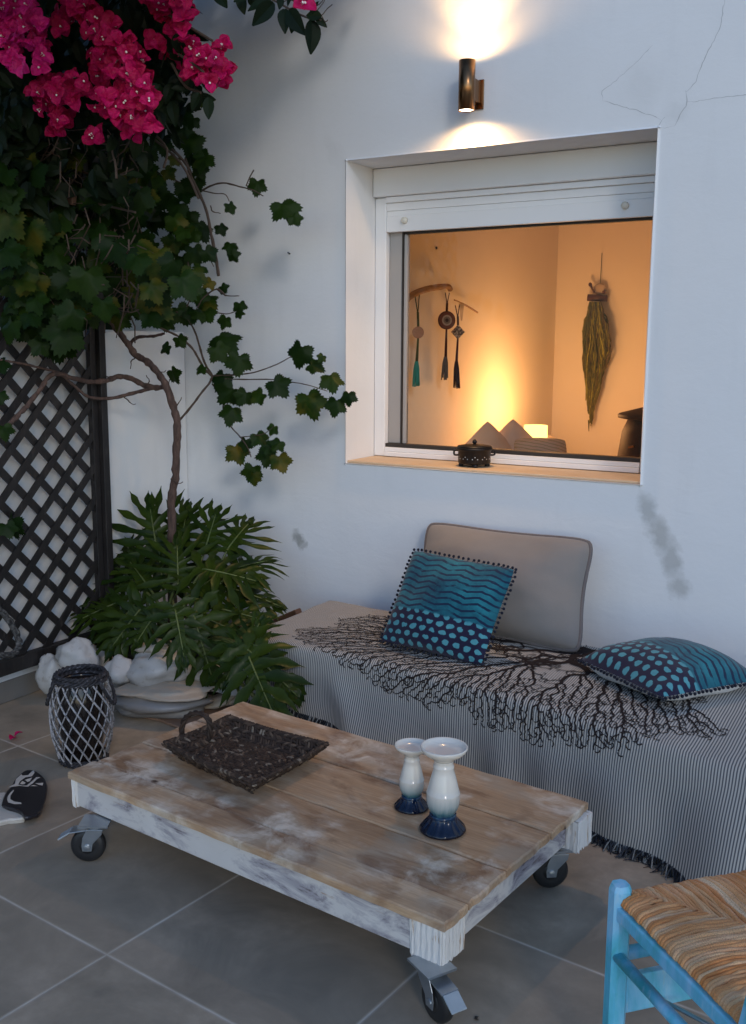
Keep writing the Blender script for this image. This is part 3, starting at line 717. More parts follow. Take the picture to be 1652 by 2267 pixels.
M_ink = N('black printed ink', rough=0.9, spec=0.05); M_ink.col(M_ink.mix(M_ink.noise(M_ink.co(), 90, 2), (0.016, 0.013, 0.014), (0.040, 0.032, 0.030)))
mb = MB()
def width(i): return min(0.024, 0.0036+0.00062*max(0, load[i]-3)**0.53)
for i in range(1, len(nodes)):
    a, b = nodes[par[i]], nodes[i]; dx, dy = b[0]-a[0], b[1]-a[1]; L = math.hypot(dx, dy)
    if L < 1e-6: continue
    nx_, ny_ = -dy/L, dx/L; wa, wb = width(par[i] if par[i] > 0 else i)*0.5, width(i)*0.5; wa = min(wa, wb*1.35)
    ex = 0.15
    P = [(a[0]-dx*ex+nx_*wa, a[1]-dy*ex+ny_*wa), (a[0]-dx*ex-nx_*wa, a[1]-dy*ex-ny_*wa), (b[0]+dx*ex-nx_*wb, b[1]+dy*ex-ny_*wb), (b[0]+dx*ex+nx_*wb, b[1]+dy*ex+ny_*wb)]
    h = 0.0022+0.0004*((i*7) % 5)/5
    mb.add([throw_n(s, t, h) for s, t in P], [(0, 1, 2, 3)])
    if not ch[i]:                                              # curled twig tips
        ang = math.atan2(dy, dx); sg = rnd.choice((-1, 1)); p = b; last = None; poly = []
        for k in range(6):
            ang += sg*0.42; q = (p[0]+math.cos(ang)*0.0048, p[1]+math.sin(ang)*0.0048); nn = (-math.sin(ang), math.cos(ang)); hw = 0.0019+(0.0012 if k == 5 else 0)
            poly += [(q[0]+nn[0]*hw, q[1]+nn[1]*hw), (q[0]-nn[0]*hw, q[1]-nn[1]*hw)]; p = q
        mb.add([throw_n(s, t, h) for s, t in poly], [(2*k, 2*k+1, 2*k+3, 2*k+2) for k in range(5)])
mb.build('printed_tree', M_ink, cloth)
# --- fringe along the hem
n = N('black and white fringe', rough=0.9, spec=0.1); n.col(n.ramp(n.island(), [(0, (0.018, 0.020, 0.026)), (0.55, (0.045, 0.05, 0.06)), (0.85, (0.26, 0.26, 0.25))], 'CONSTANT')); M_fr = n
mb = MB(); s = SMIN
while s < SL-0.01:
    x = BX0+max(s, 0); p = throw(s, -hem(x)+0.002)
    for k in range(3):
        d = Vector((random.uniform(-0.02, 0.02), random.uniform(-0.045, 0.004), 0))
        z1 = max(0.004, p.z-random.uniform(0.035, 0.075)); q1 = p+d*0.5; q1.z = (p.z+z1)/2+0.004; q2 = p+d; q2.z = z1
        q3 = q2+Vector((random.uniform(-0.02, 0.02), random.uniform(-0.02, 0.012), 0)); q3.z = max(0.003, q2.z-random.uniform(0, 0.012))
        mb.tube([p, q1, q2, q3], [0.0022, 0.002, 0.0022, 0.0012], 4, cap=False)
    s += 0.0085
mb.build('fringe', M_fr, cloth)

# ================================================================== CUSHIONS
M_greyc = fabric('taupe canvas', (0.185, 0.170, 0.157), (0.24, 0.222, 0.206), 200)
M_pipe = fabric('dark grey piping', (0.11, 0.10, 0.10), (0.16, 0.145, 0.14))
def frame_from(bl, br, tl):
    ex = (br-bl).normalized(); ey = tl-bl; ey = (ey-ex*ey.dot(ex)).normalized(); return ex, ey, ex.cross(ey)
def edge_loop(fn, off, res=40):
    P = []
    for k in range(4):
        for i in range(res):
            t = i/res
            u, v = ((t, 0), (1, t), (1-t, 1), (0, 1-t))[k]; P.append((fn(u, v, 1)+fn(u, v, -1))/2)
    return P
br = onz(1274, 1447, BT); bl = onz(893, 1388, BT); bl.y = 3.76; tr_p = ony(1318, 1196, 3.93); tl_p = ony(944, 1160, 3.97)
ex, ey, nn = frame_from(bl, br, tl_p)
ex = ((br-bl)+(tr_p-tl_p)).normalized(); ey = ((tl_p-bl)+(tr_p-br)).normalized(); nn = ex.cross(ey).normalized()
Cg = (bl+br+tr_p+tl_p)/4; wg = ((br-bl).length+(tr_p-tl_p).length)/2; hg = ((tl_p-bl).length+(tr_p-br).length)/2
nn = -nn if nn.dot(CAM-Cg) < 0 else nn
gc = thing('cushion', (Cg.x, Cg.y, BT), 'large plain taupe cushion with piped edges leaning on the white wall', 'cushion')
mb = MB(); fn = cushion(mb, Cg, ex, ey, nn, wg*1.06, hg*1.06, 0.31, bow=0.085, res=40, p=1.9, cr=0.09); mb.build('cover', M_greyc, gc, smooth=True)
L = edge_loop(fn, 0); L.append(L[0]); L.append(L[1]); MB().tube(L, 0.0085, 8, cap=False).build('piping', M_pipe, gc, smooth=True)
# blue printed cushions
n = N('indigo block print', rough=0.85, spec=0.15); uv = n.co('UV'); ux, uy, _ = n.sep(uv)
nz = n.noise(uv, 9, 3); zig = n.math('PINGPONG', n.math('MULTIPLY_ADD', nz, 0.05, ux), 0.125)
ph = n.math('SUBTRACT', n.math('MULTIPLY_ADD', nz, 0.030, uy), n.math('MULTIPLY', zig, 0.30))
ln = n.math('SINE', n.math('MULTIPLY', ph, 2*math.pi*15.5))
brk = n.ramp(n.noise(n.map(uv, scale=(1, 2, 1)), 5.5, 3), [(0.55, 1.0), (0.64, 0.15)])
f_line = n.math('MULTIPLY', n.ramp(ln, [(0.34, 0.0), (0.62, 1.0)]), brk)
tealc = n.mix(n.ramp(n.noise(uv, 2.6, 6, 0.65), [(0.34, 0.0), (0.66, 1.0)]), (0.006, 0.042, 0.075), (0.022, 0.205, 0.255))
tealc = n.mix(n.ramp(n.noise(uv, 45, 3), [(0.4, 0.3), (0.6, 0.0)]), tealc, (0.014, 0.09, 0.13))
top = n.mix(f_line, tealc, (0.010, 0.022, 0.055))
q = n.map(uv, scale=(10.5, 12.5, 1)); qx, qy, _ = n.sep(q)
row = n.math('MODULO', n.math('FLOOR', qy), 2.0)
sx = n.math('MULTIPLY_ADD', row, 0.5, qx); jit = n.math('MULTIPLY', n.math('SUBTRACT', n.noise(uv, 15, 2), 0.5), 0.5)
dx = n.math('SUBTRACT', n.math('FRACT', n.math('ADD', sx, jit)), 0.5); dy = n.math('SUBTRACT', n.math('FRACT', n.math('ADD', qy, jit)), 0.5)
dd = n.math('SQRT', n.math('ADD', n.math('MULTIPLY', dx, dx), n.math('MULTIPLY', dy, dy)))
f_dot = n.ramp(n.math('ADD', dd, n.math('MULTIPLY', n.math('SUBTRACT', n.noise(uv, 32, 2), 0.5), 0.16)), [(0.28, 1.0), (0.34, 0.0)])
dots = n.mix(f_dot, n.mix(n.noise(uv, 7), (0.012, 0.018, 0.05), (0.02, 0.012, 0.03)), n.mix(n.noise(uv, 30), (0.04, 0.22, 0.28), (0.12, 0.36, 0.40)))
lim = n.ramp(n.math('MULTIPLY_ADD', n.noise(uv, 12, 2), 0.05, uy), [(0.385, 0.0), (0.405, 1.0)])
n.col(n.mix(lim, dots, top)); n.bump(n.noise(uv, 120, 2), 0.3, 0.002); n.b.inputs['Sheen Weight'].default_value = 0.2
M_blue = n
M_whitec = fabric('white cotton backing', (0.55, 0.55, 0.55), (0.64, 0.64, 0.64))
M_pom = fabric('navy pompom', (0.008, 0.010, 0.020), (0.016, 0.018, 0.03))
def blue_cushion(label, C, ex, ey, nn, w, h, th, sag=None, res=30, pom=22):
    o = thing('cushion', (C.x, C.y, BT), label, 'cushion', 'blue printed cushions with pompom trim')
    fn0 = cushion_grid(C, ex, ey, nn, w, h, th, bow=0.045, p=2.3)
    fn = (lambda u, v, s: sag(fn0(u, v, s))) if sag else fn0
    mb = MB(); mb.grid(lambda u, v: fn(u, v, 1), res, res, uvf=lambda u, v: (u, v)); mb.build('front_cover', M_blue, o, smooth=True)
    mb = MB(); mb.grid(lambda u, v: fn(1-u, v, -1), res, res); mb.build('back_cover', M_whitec, o, smooth=True)
    mb = MB(); E_ = edge_loop(fn, 0, pom)
    for i, p in enumerate(E_):
        d = (p-C); d -= nn*d.dot(nn); d.normalize(); q = p+d*0.010-nn*0.004+Vector((random.uniform(-1, 1), random.uniform(-1, 1), random.uniform(-1, 1)))*0.002
        q.z = max(q.z, BT+0.006)
        mb.tube([p, q], 0.0016, 4, cap=False); mb.ball(q, 0.0062, 0.0062, 0.0062, 8, 5)
    mb.build('pompom_trim', M_pom, o, smooth=True); return o
bl = onz(842, 1428, BT); br = onz(1066, 1474, BT); tl = ony(918, 1213, 3.56); tr2 = ony(1139, 1266, 3.52)
bl.z += 0.01; br.z += 0.01
ex, ey, nn = frame_from(bl, br, (tl+tr2)/2-(br-bl)/2); C = (bl+br+tl+tr2)/4
ey = ((tl+tr2)/2-(bl+br)/2); hgt = ey.length; ey.normalize(); ex = ((br+tr2)/2-(bl+tl)/2); wid = ex.length; ex.normalize(); nn = ex.cross(ey).normalized()
nn = -nn if nn.dot(CAM-C) < 0 else nn
blue_cushion('blue zigzag and dotted cushion standing against the taupe cushion', C, ex, ey, nn, wid*1.03, hgt*1.03, 0.15)
# the second one lies flat
zc_ = BT+0.052
lf = onz(1289, 1466, zc_); fr_ = onz(1433, 1541, zc_); rg = onz(1680, 1497, zc_)
C = (lf+rg)/2; ey = (rg-fr_); wdt = ey.length; ey.normalize(); ex = ey.cross(Vector((0, 0, 1))); hgt = (fr_-lf).length
def settle(q):
    q = q.copy(); d = q.z-zc_
    if d < 0: q.z = zc_+max(d*0.9, -(zc_-BT-0.006))
    return q
blue_cushion('blue dotted cushion lying flat at the right end of the daybed', C, ex, ey, Vector((0, 0, 1)), (hgt+wdt)/2*1.04, (hgt+wdt)/2*1.04, 0.185, sag=settle, pom=26)

# ================================================================== LOW PALLET TABLE ON CASTORS
TZ = 0.244
P0 = onz(985, 2046, TZ); PL = onz(150, 1708, TZ); PR = onz(1291, 1772, TZ)
tx_ = (P0-PL); TL = tx_.length; tx_.normalize(); ty_ = Vector((-tx_.y, tx_.x, 0)); TWd = (PR-P0).length
def tp(a, b, z): return PL+tx_*a+ty_*b+Vector((0, 0, z-TZ))       # a along the table, b towards the house
tab = thing('coffee_table', (tp(TL/2, TWd/2, 0).x, tp(TL/2, TWd/2, 0).y, 0), 'low whitewashed pallet coffee table on castors with worn brown top', 'coffee table')
def worn_wood():
    n = N('worn pine boards', rough=0.55, spec=0.35)
    q = n.map(n.co(), rot=(0, 0, -math.atan2(tx_.y, tx_.x)))
    g = n.map(q, scale=(1.6, 22, 22)); grain = n.noise(n.map(q, scale=(1.8, 9, 9)), 1.6, 6, 0.65, 0.9); fineg = n.noise(n.map(q, scale=(5, 110, 110)), 1.5, 4, 0.6)
    big = n.noise(n.map(q, scale=(1, 2.2, 2)), 3.0, 5, 0.6); spots = n.noise(q, 9, 6, 0.65, 0.5)
    isl = n.math('MULTIPLY', n.node('ShaderNodeObjectInfo').outputs['Random'], 0.30)
    c = n.ramp(n.math('ADD', n.math('MULTIPLY', grain, 0.85), isl), [(0.36, (0.18, 0.095, 0.050)), (0.56, (0.42, 0.258, 0.142)), (0.84, (0.62, 0.43, 0.265))])
    c = n.mix(n.ramp(fineg, [(0.42, 0.30), (0.6, 0.0)]), c, (0.22, 0.125, 0.07))
    c = n.mix(n.ramp(n.noise(n.map(q, scale=(2, 3, 3)), 2.3, 4), [(0.46, 0.0), (0.62, 0.75)]), c, (0.36, 0.285, 0.205))
    c = n.mix(n.ramp(n.noise(n.map(q, scale=(1.5, 3, 3)), 2.0, 5, 0.6, 1.0), [(0.50, 0.0), (0.66, 0.8)]), c, (0.17, 0.085, 0.045))
    wash = n.math('MULTIPLY', n.ramp(spots, [(0.42, 0.0), (0.62, 0.9)]), n.ramp(big, [(0.44, 0.0), (0.60, 0.8)]))
    c = n.mix(wash, c, (0.80, 0.71, 0.58))
    kn = n.voro(n.map(q, scale=(1, 1.8, 1)), 5.0); c = n.mix(n.ramp(kn, [(0.03, 0.95), (0.085, 0.0)]), c, (0.045, 0.02, 0.012))
    n.col(c); n.bump(n.math('ADD', fineg, n.math('MULTIPLY', grain, 0.6)), 0.22, 0.003); n.rough(n.ramp(spots, [(0.3, 0.45), (0.7, 0.68)])); return n
M_top = worn_wood()
def chipped(name, amt=0.5, seed=0.0):
    n = N(name, rough=0.6, spec=0.3)
    q = n.map(n.co(), rot=(0, 0, -math.atan2(tx_.y, tx_.x)), loc=(seed, seed, 0)); st2 = n.map(q, scale=(3, 3, 12))
    pt = n.noise(n.map(q, scale=(2.2, 2.2, 5)), 2.6, 6, 0.68, 0.8); fine = n.noise(n.map(q, scale=(10, 10, 60)), 2, 5, 0.7)
    c = n.mix(n.noise(q, 5, 4), (0.52, 0.49, 0.46), (0.66, 0.64, 0.61))
    c = n.mix(n.ramp(pt, [(0.47, 0.0), (0.60, 0.65*amt+0.4)]), c, (0.26, 0.24, 0.275))
    c = n.mix(n.math('MULTIPLY', n.ramp(pt, [(0.56, 0.0), (0.66, 1.0)]), n.ramp(fine, [(0.45, 0.0), (0.6, 0.9)])), c, (0.07, 0.045, 0.04))
    c = n.mix(n.ramp(n.noise(n.map(q, scale=(1, 1, 6)), 6, 6, 0.7), [(0.62, 0.0), (0.70, 0.8)]), c, (0.36, 0.24, 0.15))
    n.col(c); n.bump(n.math('ADD', fine, pt), 0.25, 0.003); return n
M_chip = chipped('chipped white paint'); M_chip2 = chipped('scuffed white paint', 0.8, 3.0)
def slab(mb, a0, a1, b0, b1, z0, z1, ja=0.0, seg=26):
    """board with slightly ragged ends and edges"""
    top = []
    for i in range(seg+1):
        a = lerp(a0, a1, i/seg); top.append((a, b0+random.uniform(-ja, ja)))
    for i in range(7): top.append((a1+random.uniform(-ja, ja)*1.6, lerp(b0, b1, (i+1)/8)))
    for i in range(seg+1):
        a = lerp(a1, a0, i/seg); top.append((a, b1+random.uniform(-ja, ja)))
    for i in range(7): top.append((a0+random.uniform(-ja, ja)*1.6, lerp(b1, b0, (i+1)/8)))
    k = len(top); cx_ = sum(t[0] for t in top)/k; cy_ = sum(t[1] for t in top)/k
    def ins(t, e): return (t[0]+(e if t[0] < cx_ else -e)*(1 if abs(t[0]-a0) < .02 or abs(t[0]-a1) < .02 else 0), t[1]+(e if t[1] < cy_ else -e)*(1 if abs(t[1]-b0) < .012 or abs(t[1]-b1) < .012 else 0))
    e = 0.004
    vs = [tp(*t, z0) for t in top]+[tp(*t, z1-e) for t in top]+[tp(*ins(t, e), z1) for t in top]
    fs = [tuple(range(k))[::-1], tuple(range(2*k, 3*k))]
    for r_ in range(2): fs += [(r_*k+i, r_*k+(i+1) % k, (r_+1)*k+(i+1) % k, (r_+1)*k+i) for i in range(k)]
    mb.add(vs, fs)
TT = 0.022
for b0, b1 in ((0.0, 0.1065), (0.1115, 0.2955), (0.3015, 0.543), (0.5515, TWd)):
    mb = MB(); slab(mb, random.uniform(-0.003, 0.003), TL+random.uniform(-0.004, 0.003), b0, b1, TZ-TT, TZ+random.uniform(-0.0022, 0.0018), 0.0024); mb.build('board', M_top, tab)
ZB = 0.132; ZR = TZ-TT-0.0015
def tbox(a0, a1, b0, b1, z0, z1, name, mat, bev=0.003):
    MB().box(tp((a0+a1)/2, (b0+b1)/2, (z0+z1)/2), tx_, ty_, (0, 0, 1), (a1-a0)/2, (b1-b0)/2, (z1-z0)/2).build(name, mat, tab, bevel=bev)
tbox(0.028, TL-0.103, 0.012, 0.034, ZB+0.002, ZR, 'side_rail', M_chip); tbox(0.028, TL-0.103, TWd-0.034, TWd-0.012, ZB+0.002, ZR, 'side_rail', M_chip)
tbox(TL-0.040, TL-0.020, 0.106, TWd-0.099, ZB+0.012, ZR, 'end_rail', M_chip2); tbox(0.026, 0.046, 0.036, TWd-0.036, ZB+0.012, ZR, 'end_rail', M_chip2)
def block(a0, a1, b0, b1, name='corner_block'):
    """corner block with fluted, splitting end grain"""
    mb = MB(); out = []
    for (pa, pb, qa, qb) in ((a0, b0, a1, b0), (a1, b0, a1, b1), (a1, b1, a0, b1), (a0, b1, a0, b0)):
        k = 26; nx, ny = (qb-pb), -(qa-pa); L = math.hypot(nx, ny); nx, ny = nx/L, ny/L
        for i in range(k):
            t = i/k; d = (0.0011*math.sin(t*L*2*math.pi/0.0165)+random.uniform(-0.0007, 0.0005)) if 0.06 < t < 0.95 else -0.003
            out.append((lerp(pa, qa, t)+nx*d, lerp(pb, qb, t)+ny*d))
    k = len(out); vs = []; lev = 5
    jz = [random.uniform(0, 0.010) for _ in range(k)]
    for j in range(lev+1):
        for i, (a, b) in enumerate(out):
            w_ = random.uniform(-0.0008, 0.0008); vs.append(tp(a+w_, b+w_, lerp(ZB-0.008+jz[i], ZR, j/lev)))
    fs = [tuple(range(k))[::-1], tuple(range(lev*k, (lev+1)*k))]
    for j in range(lev): fs += [(j*k+i, j*k+(i+1) % k, (j+1)*k+(i+1) % k, (j+1)*k+i) for i in range(k)]
    mb.add(vs, fs); mb.build(name, M_block, tab)
n = N('flaking end grain', rough=0.65); v = n.co()
c = n.mix(n.noise(v, 16, 4), (0.62, 0.59, 0.54), (0.74, 0.72, 0.69)); stz = n.noise(n.map(v, scale=(45, 45, 5)), 2.4, 5, 0.7)
c = n.mix(n.ramp(stz, [(0.58, 0.0), (0.64, 0.8)]), c, (0.42, 0.29, 0.18)); c = n.mix(n.ramp(stz, [(0.67, 0.0), (0.71, 1.0)]), c, (0.10, 0.055, 0.03)); n.col(c); n.bump(stz, 0.4, 0.004); M_block = n
block(TL-0.102, TL-0.006, 0.005, 0.104); block(TL-0.102, TL+0.018, TWd-0.097, TWd-0.004); block(0.004, 0.027, 0.008, 0.06); block(0.004, 0.027, TWd-0.06, TWd-0.008)
# castors
M_steel = N('zinc plated steel', rough=0.32, metal=0.85); M_steel.col(M_steel.mix(M_steel.noise(M_steel.co(), 25, 4), (0.30, 0.33, 0.36), (0.48, 0.51, 0.54)))
M_rub = N('black rubber tyre', rough=0.4); M_rub.col(M_rub.mix(M_rub.noise(M_rub.co(), 20, 3), (0.010, 0.010, 0.011), (0.024, 0.023, 0.023)))
WR = 0.053
def caster(pos, ang, brake=True):
    """wheel rolls along direction ang; swivel offset behind"""
    wc = Vector((pos.x, pos.y, WR+0.001)); f = Vector((math.cos(ang), math.sin(ang), 0)); s = Vector((-f.y, f.x, 0)); z = Vector((0, 0, 1))
    top = ZB-0.001; sw = wc+f*0.026; sw.z = top
    root = MB(); root.box(Vector((sw.x, sw.y, top-0.003)), f, s, z, 0.045, 0.040, 0.003); root.lathe((sw.x, sw.y, top-0.020), [(0.018, 0), (0.027, 0.004), (0.027, 0.010), (0.030, 0.014)], 20)
    r0 = root.build('castor', M_steel, tab)
    MB().lathe(wc-s*0.015, [(0.030, 0), (WR-0.008, 0.0), (WR-0.001, 0.006), (WR, 0.012), (WR, 0.018), (WR-0.001, 0.024), (WR-0.008, 0.030), (0.030, 0.030)], 36, tuple(s)).build('tyre', M_rub, r0, smooth=True)
    MB().lathe(wc-s*0.0165, [(0.008, 0), (0.029, 0.002), (0.029, 0.031), (0.008, 0.033)], 24, tuple(s)).build('hub', M_rub, r0, smooth=True)
    for d in (-1, 1):
        mb = MB(); o = wc+s*d*0.021
        outl = [(0.014, -0.014), (-0.014, -0.014), (-0.016, 0.004), (-0.012, 0.030), (0.002, 0.058), (0.004, top-wc.z-0.020), (0.050, top-wc.z-0.020), (0.046, 0.040), (0.018, 0.010)]
        vs = [o+f*a+z*b for a, b in outl]+[o+s*0.003+f*a+z*b for a, b in outl]; k = len(outl)
        mb.add(vs, [tuple(range(k)), tuple(range(k, 2*k))[::-1]]+[(i, k+i, k+(i+1) % k, (i+1) % k) for i in range(k)]); mb.build('fork', M_steel, r0, bevel=0.001)
    MB().lathe(wc-s*0.027, [(0.004, 0), (0.009, 0.001), (0.009, 0.053), (0.004, 0.054)], 12, tuple(s)).build('axle', M_steel, r0)
    if brake:
        mb = MB(); mb.bar(sw-f*0.020-z*0.022, wc-f*0.050+z*0.046, 0.046, 0.004, s); mb.build('brake_arm', M_steel, r0, bevel=0.001)
        mb = MB(); mb.bar(wc-f*0.050+z*0.046, wc-f*0.088+z*0.022, 0.042, 0.005, s); mb.build('brake_pedal', M_pedal, r0, bevel=0.002)
M_pedal = N('grey painted brake pedal', rough=0.45, metal=0.3); M_pedal.col(M_pedal.mix(M_pedal.noise(M_pedal.co(), 22, 3), (0.30, 0.34, 0.37), (0.44, 0.48, 0.50)))
tang = math.atan2(tx_.y, tx_.x)
c1 = onz(968, 2258); caster(c1, math.atan2(0.40, -0.72))
c2 = onz(198, 1905); caster(c2, math.atan2(0.50, 0.86))
c3 = onz(1216, 1963); caster(c3, math.atan2(-0.55, -0.75)+math.pi, False)
caster(tp(0.12, TWd-0.12, 0), 0.6, False)

# ================================================================== WICKER TRAY
RZ = TZ+0.058
rim = [onz(364, 1646, RZ), onz(561, 1736, RZ), onz(725, 1648, RZ), onz(506, 1587, RZ)]
cen = sum(rim, Vector())/4
bot = [cen.lerp(p, 0.72) for p in rim]
for p in bot: p.z = TZ+0.004
n = N('dark braided seagrass', rough=0.7, spec=0.3); r_ = n.island()
n.col(n.mix(n.noise(n.co(), 60, 3), n.ramp(r_, [(0, (0.022, 0.013, 0.009)), (0.45, (0.050, 0.030, 0.020)), (0.74, (0.10, 0.062, 0.040)), (0.90, (0.20, 0.14, 0.095)), (0.97, (0.34, 0.28, 0.21))], 'CONSTANT'), (0.045, 0.03, 0.022)))
M_wick = n
tray = thing('wicker_tray', (cen.x, cen.y, TZ), 'dark braided square wicker tray with a ring handle on the pallet table', 'tray')
def strand(mb, p, d, nrm, L, wd, th):
    """one plump woven bit: a flattened spindle"""
    d = d.normalized(); s = nrm.cross(d).normalized()
    pts = []; k = 6
    for t, q in ((-1, 0.25), (-0.6, 0.85), (0, 1.0), (0.6, 0.85), (1, 0.25)):
        for i in range(k):
            a = 2*math.pi*i/k; pts.append(p+d*(t*L/2)+(s*math.cos(a)*wd/2+nrm*math.sin(a)*th/2)*q+nrm*(th*0.25*(1-t*t)))
    fs = [(j*k+i, j*k+(i+1) % k, (j+1)*k+(i+1) % k, (j+1)*k+i) for j in range(4) for i in range(k)]
    mb.add(pts, fs)
mb = MB()
for i in range(4):
    a0, a1, b0, b1 = rim[i], rim[(i+1) % 4], bot[i], bot[(i+1) % 4]
    L = (a1-a0).length; nu = int(L/0.0125); nrm = (a1-a0).cross(b0-a0).normalized()
    if nrm.dot((a0+a1)/2-cen) < 0: nrm = -nrm
    for r_ in range(5):
        v = (r_+0.3)/5
        for j in range(nu):
            u = (j+0.5+0.3*(r_ % 2))/nu; dip = 0.006*math.sin(math.pi*u)
            p = a0.lerp(a1, u).lerp(b0.lerp(b1, u), v); p.z -= dip*(1-v)
            dirv = ((a1-a0).normalized()*0.75+(a0-b0).normalized()*(0.65 if r_ % 2 else -0.65)+Vector((random.uniform(-.25, .25),)*3))
            strand(mb, p+nrm*random.uniform(-0.001, 0.003), dirv, nrm, random.uniform(0.026, 0.040), 0.0105, 0.010)
            strand(mb, p-nrm*0.006, dirv*1, -nrm, random.uniform(0.026, 0.040), 0.0105, 0.009)
    for j in range(int(nu*1.3)):
        u = (j+0.5)/(nu*1.3); p = a0.lerp(a1, u); p.z -= 0.006*math.sin(math.pi*u)-0.002
        strand(mb, p, (a1-a0)+nrm*random.uniform(-.2, .5)*L+Vector((0, 0, random.uniform(-.4, .4)*L)), Vector((0, 0, 1)), 0.024, 0.013, 0.010)
mb.build('sides', M_wick, tray, smooth=True)
mb = MB(); bb = [cen.lerp(p, 0.74) for p in rim]
for j in range(26):
    for i in range(26):
        u, v = (i+0.5)/26, (j+0.5)/26; p = bb[0].lerp(bb[1], u).lerp(bb[3].lerp(bb[2], u), v); p.z = TZ+0.008+random.uniform(0, 0.003)
        strand(mb, p, (bb[1]-bb[0])*(1 if (i+j) % 2 else -0.4)+(bb[3]-bb[0])*(0.5 if (i+j) % 2 else 1)+Vector((random.uniform(-.1, .1), random.uniform(-.1, .1), 0)), Vector((0, 0, 1)), 0.032, 0.010, 0.009)
mb.grid(lambda u, v: (lambda p: Vector((p.x, p.y, TZ+0.004)))(bb[0].lerp(bb[1], u).lerp(bb[3].lerp(bb[2], u), v)), 6, 6)
mb.build('base', M_wick, tray, smooth=True)
hp = [(402, 1648), (403, 1612), (412, 1588), (432, 1578), (455, 1584), (466, 1606), (464, 1636)]
hy0 = rim[0].lerp(rim[3], 0.38).y
H_ = curve([ony(x, y, hy0+0.002*i) for i, (x, y) in enumerate(hp)], 6)
mb = MB()
for k in range(3):
    P = []
    for i, p in enumerate(H_):
        a = i*0.55+k*2.094; P.append(p+rt*0.0055*math.cos(a)+fw*0.0055*math.sin(a)+up*0.003*math.sin(a))
    mb.tube(P, 0.0052, 6)
mb.build('handle', M_wick, tray, smooth=True)

# ================================================================== CANDLE HOLDERS
def glaze(name, h):
    n = N(name, rough=0.16, spec=0.35); v = n.co(); z = n.sep(v)[2]
    dr = n.noise(n.map(v, scale=(90, 90, 12)), 1.0, 4, 0.6)
    f = n.math('ADD', n.math('DIVIDE', z, h), n.math('MULTIPLY', n.math('SUBTRACT', dr, 0.5), 0.10))
    c = n.ramp(f, [(0.0, (0.002, 0.004, 0.014)), (0.16, (0.003, 0.009, 0.030)), (0.205, (0.006, 0.035, 0.085)), (0.25, (0.08, 0.19, 0.22)), (0.33, (0.35, 0.40, 0.39)), (0.44, (0.63, 0.59, 0.52)), (0.6, (0.74, 0.68, 0.59))])
    n.col(c); n.b.inputs['Coat Weight'].default_value = 0.25; n.b.inputs['Coat Roughness'].default_value = 0.05
    n.bump(n.math('MULTIPLY', dr, n.ramp(f, [(0.2, 0.0), (0.28, 1.0), (0.41, 1.0), (0.44, 0.0)])), 0.35, 0.004); return n
def candle(c, h, label):
    k = h/0.25; o = thing('candle_holder', (c.x, c.y, TZ), label, 'candle holder', 'glazed candle holders on the pallet table')
    m = glaze('blue to white glaze', h)
    z0 = TZ+0.0012
    foot = [(0.058, 0.0), (0.063, 0.002), (0.0645, 0.006), (0.061, 0.011), (0.054, 0.018), (0.045, 0.028), (0.039, 0.036), (0.0365, 0.044), (0.037, 0.050)]
    def flute(a, r_, z):
        q = (z)/0.05
        return r_*(1+0.045*math.cos(a*14)*math.sin(math.pi*min(1, max(0, (z-0.004)/0.040))))
    MB().lathe((c.x, c.y, z0), [(r_*k, z*k) for r_, z in foot], 84, rfn=lambda a, r_, z: flute(a, r_, z/k)).build('foot', m, o, smooth=True)
    stem = [(0.0345, 0.0502), (0.034, 0.053), (0.037, 0.058), (0.042, 0.068), (0.0455, 0.082), (0.0462, 0.096), (0.0455, 0.108), (0.0462, 0.111), (0.0445, 0.113), (0.041, 0.128), (0.036, 0.148), (0.031, 0.166), (0.0275, 0.180), (0.0285, 0.183), (0.0285, 0.188), (0.026, 0.190), (0.0262, 0.200), (0.0280, 0.203)]
    MB().lathe((c.x, c.y, z0), [(r_*k, z*k) for r_, z in stem], 64).build('stem', m, o, smooth=True)
    dish = [(0.028, 0.2032), (0.030, 0.208), (0.040, 0.215), (0.054, 0.224), (0.062, 0.233), (0.0645, 0.240), (0.0635, 0.2435), (0.0605, 0.2425), (0.056, 0.234), (0.050, 0.2295), (0.02, 0.229)]
    MB().lathe((c.x, c.y, z0), [(r_*k, z*k) for r_, z in dish], 64).build('dish', m, o, smooth=True)
ca = onz(980, 1838, TZ); candle(ca, 0.25, 'taller white and navy glazed candle holder at the front of the pair')
cb = onz(911, 1788, TZ); candle(cb, 0.196, 'shorter white and navy glazed candle holder behind the taller one')

# ================================================================== WICKER LANTERN
lc = onz(186, 1682)
lan = thing('lantern', (lc.x, lc.y, 0), 'black and whitewashed basket lantern with diamond strands beside the pallet table', 'lantern')
n = N('whitewashed willow', rough=0.75); n.col(n.ramp(n.noise(n.map(n.co(), scale=(1, 1, 1)), 70, 4, 0.7), [(0.36, (0.06, 0.055, 0.055)), (0.50, (0.32, 0.31, 0.315)), (0.8, (0.48, 0.47, 0.475))])); M_wil = n
n = N('black willow', rough=0.7); n.col(n.ramp(n.noise(n.co(), 80, 4, 0.7), [(0.45, (0.012, 0.011, 0.013)), (0.62, (0.05, 0.048, 0.055)), (0.72, (0.30, 0.29, 0.31))])); M_bwil = n
n = N('dark smoky glass', rough=0.15, base=(0.012, 0.010, 0.010)); n.col(n.mix(n.noise(n.co(), 8), (0.008, 0.007, 0.007), (0.022, 0.016, 0.014))); M_smoke = n
LH = 0.335
def lr(t): return lerp(0.072, 0.082, t)+0.036*math.sin(math.pi*min(1, t*0.93+0.05))**0.8
